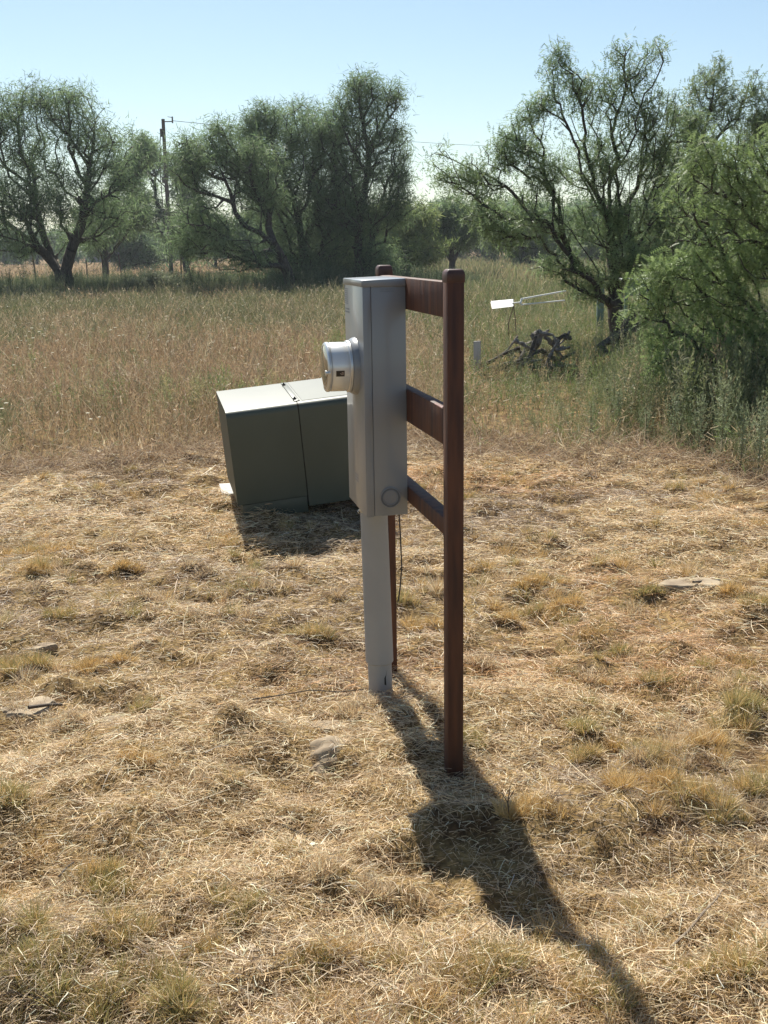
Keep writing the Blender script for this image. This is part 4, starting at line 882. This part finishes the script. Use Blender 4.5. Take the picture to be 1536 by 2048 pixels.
# brush pile of weathered logs ----------------------------------------------
M_LOG = noisy('weathered_grey_wood', (.10, .085, .07), (.34, .30, .26), 26, .95, bump=1, stretch=(1, 1, .4), lo=.3, hi=.7)
M_LOGD = noisy('charred_dark_wood', (.04, .032, .027), (.15, .125, .10), 22, .95, bump=1)
Yb = 14.6
def LG(pts, r, lb, mat=None, dy=0, knob=.25, name='log'):
    r = r * .58; P = [at(x, y, Yb + dy + (d[0] if d else 0)) for x, y, *d in pts]; bm = bmesh.new(); out = []
    for a, b2 in zip(P[:-1], P[1:]):
        for t in np.linspace(0, 1, 5)[:-1]: out.append(a + (b2 - a) * t)
    out.append(P[-1]); o_ = np.array(out); o_[1:-1] += rng.normal(size=(len(o_) - 2, 3)) * r * .18
    rr = [r * (1 - .35 * i / len(o_)) * (1 + rng.normal() * knob * .9) for i in range(len(o_))]
    c = o_.mean(0); tube_pts(bm, [tuple(p - c) for p in o_], rr, 9)
    for v in bm.verts: v.co += Vector(rng.normal(size=3) * r * .10)
    o = bmo(name, bm, mat or M_LOG, None); o.location = tuple(c); tag(o, lb, 'log', 'weathered logs of the brush pile')
LG([(1030, 735), (1060, 690), (1078, 664), (1095, 672)], .075, 'gnarled pale stump standing at the top of the brush pile')
LG([(1050, 730), (1085, 668), (1108, 690), (1125, 720)], .07, 'grey twisted log arching over the right of the pile top')
LG([(1108, 690), (1125, 672), (1143, 676)], .085, 'thick short dark log end on the right top of the brush pile', M_LOGD, -.1)
LG([(1112, 700), (1140, 694)], .05, 'small pale split log just below the thick dark log end', M_LOG, -.2)
LG([(1028, 680), (1050, 690), (1078, 706)], .05, 'grey log slanting down to the right on the left of the pile', M_LOG, -.25)
LG([(950, 735), (985, 722), (1015, 705), (1040, 695)], .045, 'long dark branch trailing out from the left foot of the pile', M_LOGD, -.2)
LG([(975, 738), (1010, 728), (1050, 724)], .04, 'grey branch lying flat along the bottom left of the pile', M_LOG, -.3)
LG([(1040, 732), (1065, 722), (1085, 720)], .03, 'pale thin log low at the front of the brush pile', M_LOG, -.5)
LG([(1015, 712), (1035, 700), (1055, 715), (1075, 735)], .06, 'dark crooked log filling the middle of the brush pile', M_LOGD, .1)
LG([(1080, 700), (1110, 720), (1145, 742)], .055, 'dark log sliding down the right side of the pile', M_LOGD, .05)
LG([(1060, 740), (1100, 728), (1135, 712)], .05, 'grey log crossing low on the right of the pile', M_LOG, .2)
LG([(1065, 700), (1070, 680), (1062, 668)], .05, 'short broken log sticking up on the left of the pale stump', M_LOG, -.1)
for (p_, q_, r0, dy, lb) in [
    ((1035, 742), (1072, 672), .03, -.35, 'thin pale limb leaning up against the front of the pale stump'), ((1052, 690), (1098, 660), .028, .1, 'thin limb crossing over the very top of the pile'),
    ((1090, 735), (1118, 680), .03, -.35, 'thin grey limb leaning below the thick dark log end'), ((1020, 725), (1080, 700), .028, -.45, 'thin grey limb crossing the left front of the pile'),
    ((1100, 742), (1150, 704), .026, -.3, 'thin limb rising to the right end of the pile'), ((990, 716), (1036, 672), .022, .2, 'thin dark limb poking up left behind the pile'),
    ((1062, 735), (1150, 730), .03, -.5, 'grey limb lying flat at the right front of the pile'), ((1072, 664), (1120, 700), .03, -.2, 'grey limb sloping down right from the stump top'),
    ((1002, 742), (1030, 712), .024, -.3, 'short limb stub at the left front of the pile'), ((1085, 712), (1140, 662), .022, .25, 'thin dark limb sticking up at the right behind the pile')]:
    m_ = ((p_[0] + q_[0]) / 2 + rng.normal() * 6, (p_[1] + q_[1]) / 2 + rng.normal() * 6); LG([p_, m_, q_], r0 * 1.4, lb, M_LOG if rng.random() < .6 else M_LOGD, dy)
# grey weathered board standing left of the pile
bm = bmesh.new(); bb = [np.array(at(x, y, 14.)) for x, y in ((947, 683), (960, 682), (961, 720), (956, 747), (947, 748))]
prism(bm, [tuple(p) for p in bb], [tuple(p + [0.01, .03, 0]) for p in bb]); bo = bmo('board', bm, noisy('bleached_board', (.42, .40, .38), (.58, .56, .54), 18, .8, stretch=(1, 1, .2)), None); tag(bo, 'bleached upright board standing at the left end of the brush pile', 'board')
bm = bmesh.new(); tube_pts(bm, [tuple(at(x, y, 14.1)) for x, y in ((928, 742), (940, 733), (948, 724))], .012, 6); bk = bmo('stick', bm, M_LOG, None); tag(bk, 'thin pale stick leaning against the upright board near the brush pile', 'stick')

# broken dark limb and curled bark beneath the big right tree
def limb(pts, r, lb, Yl, name='fallen_limb'):
    P = np.array([at(x, y, Yl + d) for x, y, d in pts]); c = P.mean(0); bm = bmesh.new(); tube_pts(bm, [tuple(p - c) for p in P], r, 9)
    for v in bm.verts: v.co += Vector(rng.normal(size=3) * .008)
    o = bmo(name, bm, M_LOGD, None, smooth=True); o.location = tuple(c); tag(o, lb, 'branch')
limb([(1222, 712, -.3), (1200, 692, -.3), (1232, 672, -.2), (1268, 655, -.1), (1290, 648, 0)], [.03, .05, .05, .055, .05], 'broken dark limb bent to the ground left of the right tree trunk', 14.8)
limb([(1248, 655, -.1), (1262, 637, -.2), (1285, 628, -.25), (1310, 632, -.3), (1335, 645, -.3)], [.05, .06, .065, .05, .03], 'thick dark limb arching right from the foot of the right tree', 14.8)
# teal plastic pedestal and weathered table behind the tree
M_TEAL = noisy('faded_teal_plastic', (.10, .16, .145), (.14, .20, .18), 6, .5)
Yq = 18.; pd = empty('utility_pedestal', tuple(at(1202, 640, Yq) * [1, 1, 0]))
a, b2 = at(1196, 548, Yq), at(1209, 548, Yq); zt = a[2]; xm = (a[0] + b2[0]) / 2; hw = (b2[0] - a[0]) / 2
bm = bmesh.new(); boxm(bm, lambda x, y, z: (xm + x, Yq + y, z), -hw, hw, -hw, hw, -.1, zt - .05); part('body', bm, M_TEAL, pd, bevel=.012, smooth=True)
bm = bmesh.new(); boxm(bm, lambda x, y, z: (xm + x, Yq + y, z), -hw - .012, hw + .012, -hw - .012, hw + .012, zt - .06, zt); part('cap', bm, M_TEAL, pd, bevel=.015, smooth=True)
tag(pd, 'faded teal upright utility pedestal behind the trunk of the big right tree', 'pedestal')
Yt = 18.5; a, b2 = at(1240, 557, Yt), at(1314, 557, Yt); tb = empty('table', ((a[0] + b2[0]) / 2, Yt, 0))
bm = bmesh.new(); boxm(bm, lambda x, y, z: (x, y, z), a[0], b2[0], Yt - .2, Yt + .25, a[2] - .03, a[2]); part('table_top', bm, M_WHITE, tb, bevel=.006)
bm = bmesh.new(); boxm(bm, lambda x, y, z: (x, y, z), a[0] + .1, b2[0] - .1, Yt - .12, Yt - .08, a[2] - .28, a[2] - .032); part('side_board', bm, M_TEAL, tb, bevel=.004)
for sx in (a[0] + .06, b2[0] - .1):
    for sy in (-.15, .18):
        bm = bmesh.new(); boxm(bm, lambda x, y, z: (sx + x, Yt + sy + y, z), 0, .05, 0, .05, -.05, a[2] - .033); part('leg', bm, M_TEAL, tb)
tag(tb, 'low pale topped outdoor table half hidden in leaves behind the right tree', 'table')

# ------------------------------------------------------------------ stones, sticks, leaf in the foreground
M_STONE = noisy('pale_limestone', (.22, .165, .11), (.36, .29, .195), 14, .95, bump=.8)
def stone(px, py, rx, ry, rz, lb, rz_=0., sink=.3, flat=False, seed=0, tilt=0):
    q = gnd(px, py); r_ = np.random.default_rng(seed); bm = bmesh.new()
    if flat:
        bmesh.ops.create_icosphere(bm, subdivisions=5, radius=1)
        for v in bm.verts:
            p = v.co; a = math.atan2(p.y, p.x); rr = 1 + .16 * math.sin(2 * a + seed) + .12 * math.sin(3 * a + 2.2 * seed) + .07 * math.sin(7 * a + seed) + .03 * math.sin(15 * a)
            zz = max(-1, min(1, p.z * 2.2)) * (1 + .22 * (float(vnoise(p.x, p.y, .5, seed)) - .5) + .3 * p.x * .4)
            v.co = Vector((p.x * rx * rr, p.y * ry * rr, zz * rz))
    else:
        bmesh.ops.create_icosphere(bm, subdivisions=4, radius=1)
        for v in bm.verts:
            p = v.co.copy(); f_ = 1 + .13 * math.sin(3 * p.x + seed) * math.cos(4 * p.y) + .08 * math.sin(7 * p.y + 5 * p.z + seed) + r_.normal() * .008
            v.co = Vector((p.x * rx * f_, p.y * ry * f_, p.z * rz * f_))
    o = bmo('stone', bm, M_STONE, None, smooth=True); o.location = (q[0], q[1], float(ground_z(q[0], q[1])) + rz * (1 - 2 * sink) - .016); o.rotation_euler = (tilt, 0, rz_)
    tag(o, lb, 'stone', 'pale stones half buried in the dry grass')
stone(662, 1508, .07, .08, .05, 'rounded pale stone half buried left of the conduit shadow', .3, .42, seed=1)
stone(645, 1528, .045, .05, .03, 'small pale stone touching the front of the rounded stone', .8, .45, seed=2)
stone(655, 1460, .055, .04, .025, 'small flat pale stone just behind the rounded stone', .1, .4, True, 3)
stone(225, 1472, .085, .04, .022, 'flat broken stone slab with a shaded front edge at left', .1, .3, True, 4, .22)
stone(60, 1428, .10, .07, .02, 'broad flat pale stone near the left edge behind a dark twig', .2, .35, True, 5)
stone(75, 1297, .07, .035, .015, 'faint flat stone farther back near the left edge', .1, .35, True, 6)
stone(1385, 1182, .14, .08, .018, 'flat tan stone slab at right crossed by a thin dark stick', -.2, .3, True, 7)
stone(1530, 1835, .04, .05, .015, 'small tan stone at the lower right edge of the picture', .1, .3, True, 8)
M_TWIG = noisy('dry_twig', (.16, .12, .085), (.32, .26, .19), 40, .85)
M_TWIGD = noisy('dark_twig', (.05, .038, .03), (.10, .08, .06), 40, .85)
def stick(pts, r, lb, mat=M_TWIG, lift=.03):
    P = [gnd(x, y) for x, y in pts]; P = np.array([(p[0], p[1], float(ground_z(p[0], p[1])) + lift) for p in P]); c = P.mean(0)
    bm = bmesh.new(); tube_pts(bm, [tuple(p - c) for p in P], [r * (1 - .5 * i / len(P)) for i in range(len(P))], 6)
    o = bmo('stick', bm, mat, None, smooth=True); o.location = tuple(c); tag(o, lb, 'stick', 'dry sticks lying on the mown grass')
stick([(1340, 1925), (1375, 1888), (1405, 1862), (1432, 1825), (1443, 1798)], .0035, 'long thin pale stick lying diagonally at lower right')
stick([(1160, 1325 - 130), (1385, 1190), (1440, 1160)][1:], .005, 'dark stick lying across the flat slab at right', M_TWIGD)
stick([(60, 1445), (95, 1432), (125, 1420)], .007, 'dark forked twig in front of the broad flat stone at left', M_TWIGD)
stick([(505, 1398), (560, 1390), (620, 1387), (680, 1394), (745, 1386)], .0026, 'long dark twig lying level left of the conduit foot', M_TWIGD)
stick([(563, 1646), (590, 1648), (622, 1654)], .0035, 'short dark twig in the middle foreground left of the shadow', M_TWIGD)
stick([(494, 1903), (505, 1930), (520, 1936)], .004, 'short pale bent stalk near the bottom left of centre')
stick([(1076, 1912), (1100, 1895), (1120, 1880)], .003, 'short pale straw stalk right beside the lower shadow edge')
stick([(120, 1775), (135, 1762), (150, 1752)], .0035, 'short dark twig beside the left dark tuft', M_TWIGD)
# forked twig standing by the shadow
q = gnd(1018, 1662); z0 = float(ground_z(q[0], q[1])); bm = bmesh.new()
tube_pts(bm, [(0, 0, -.01), (-.004, 0, .05), (.002, 0, .10)], [.0022, .0018, .001], 5); tube_pts(bm, [(-.003, 0, .045), (-.02, .005, .075)], .0014, 5); tube_pts(bm, [(-.001, 0, .06), (.012, 0, .085)], .0013, 5)
tw = bmo('twig', bm, M_TWIGD, None); tw.location = (q[0], q[1], z0); tag(tw, 'small dark forked twig standing upright at the right edge of the shadow', 'twig')
# dead white leaf
q = gnd(628, 1714); bm = bmesh.new(); vs = [bm.verts.new(p) for p in ((-.012, 0, .0), (-.004, .009, .004), (.009, .006, .0), (.013, -.002, .003), (.004, -.009, .006), (-.006, -.007, .001))]; bm.faces.new(vs)
g2 = bmesh.ops.extrude_face_region(bm, geom=list(bm.faces)); bmesh.ops.translate(bm, verts=[v for v in g2['geom'] if isinstance(v, bmesh.types.BMVert)], vec=(0, 0, .0012))
lf = bmo('dry_leaf', bm, M_FLOWER, None); lf.location = (q[0], q[1], float(ground_z(q[0], q[1])) + .03); tag(lf, 'single whitish dead leaf on the straw left of centre', 'leaf')

# ------------------------------------------------------------------ air
bm = bmesh.new(); boxm(bm, lambda a, b_, c: (a, b_, c), -1500, 1500, -1500, 1700, -3, 16)
hz = bmo('haze', bm, None or bpy.data.materials.new('haze_air'), None); hm = hz.data.materials[0]; hm.use_nodes = True
n = hm.node_tree.nodes; n.remove(n['Principled BSDF']); pv = n.new('ShaderNodeVolumePrincipled')
pv.inputs['Color'].default_value = (.82, .90, 1, 1); pv.inputs['Density'].default_value = .00045; pv.inputs['Anisotropy'].default_value = .3
hm.node_tree.links.new(pv.outputs[0], n['Material Output'].inputs['Volume']); tag(hz, kind='stuff')
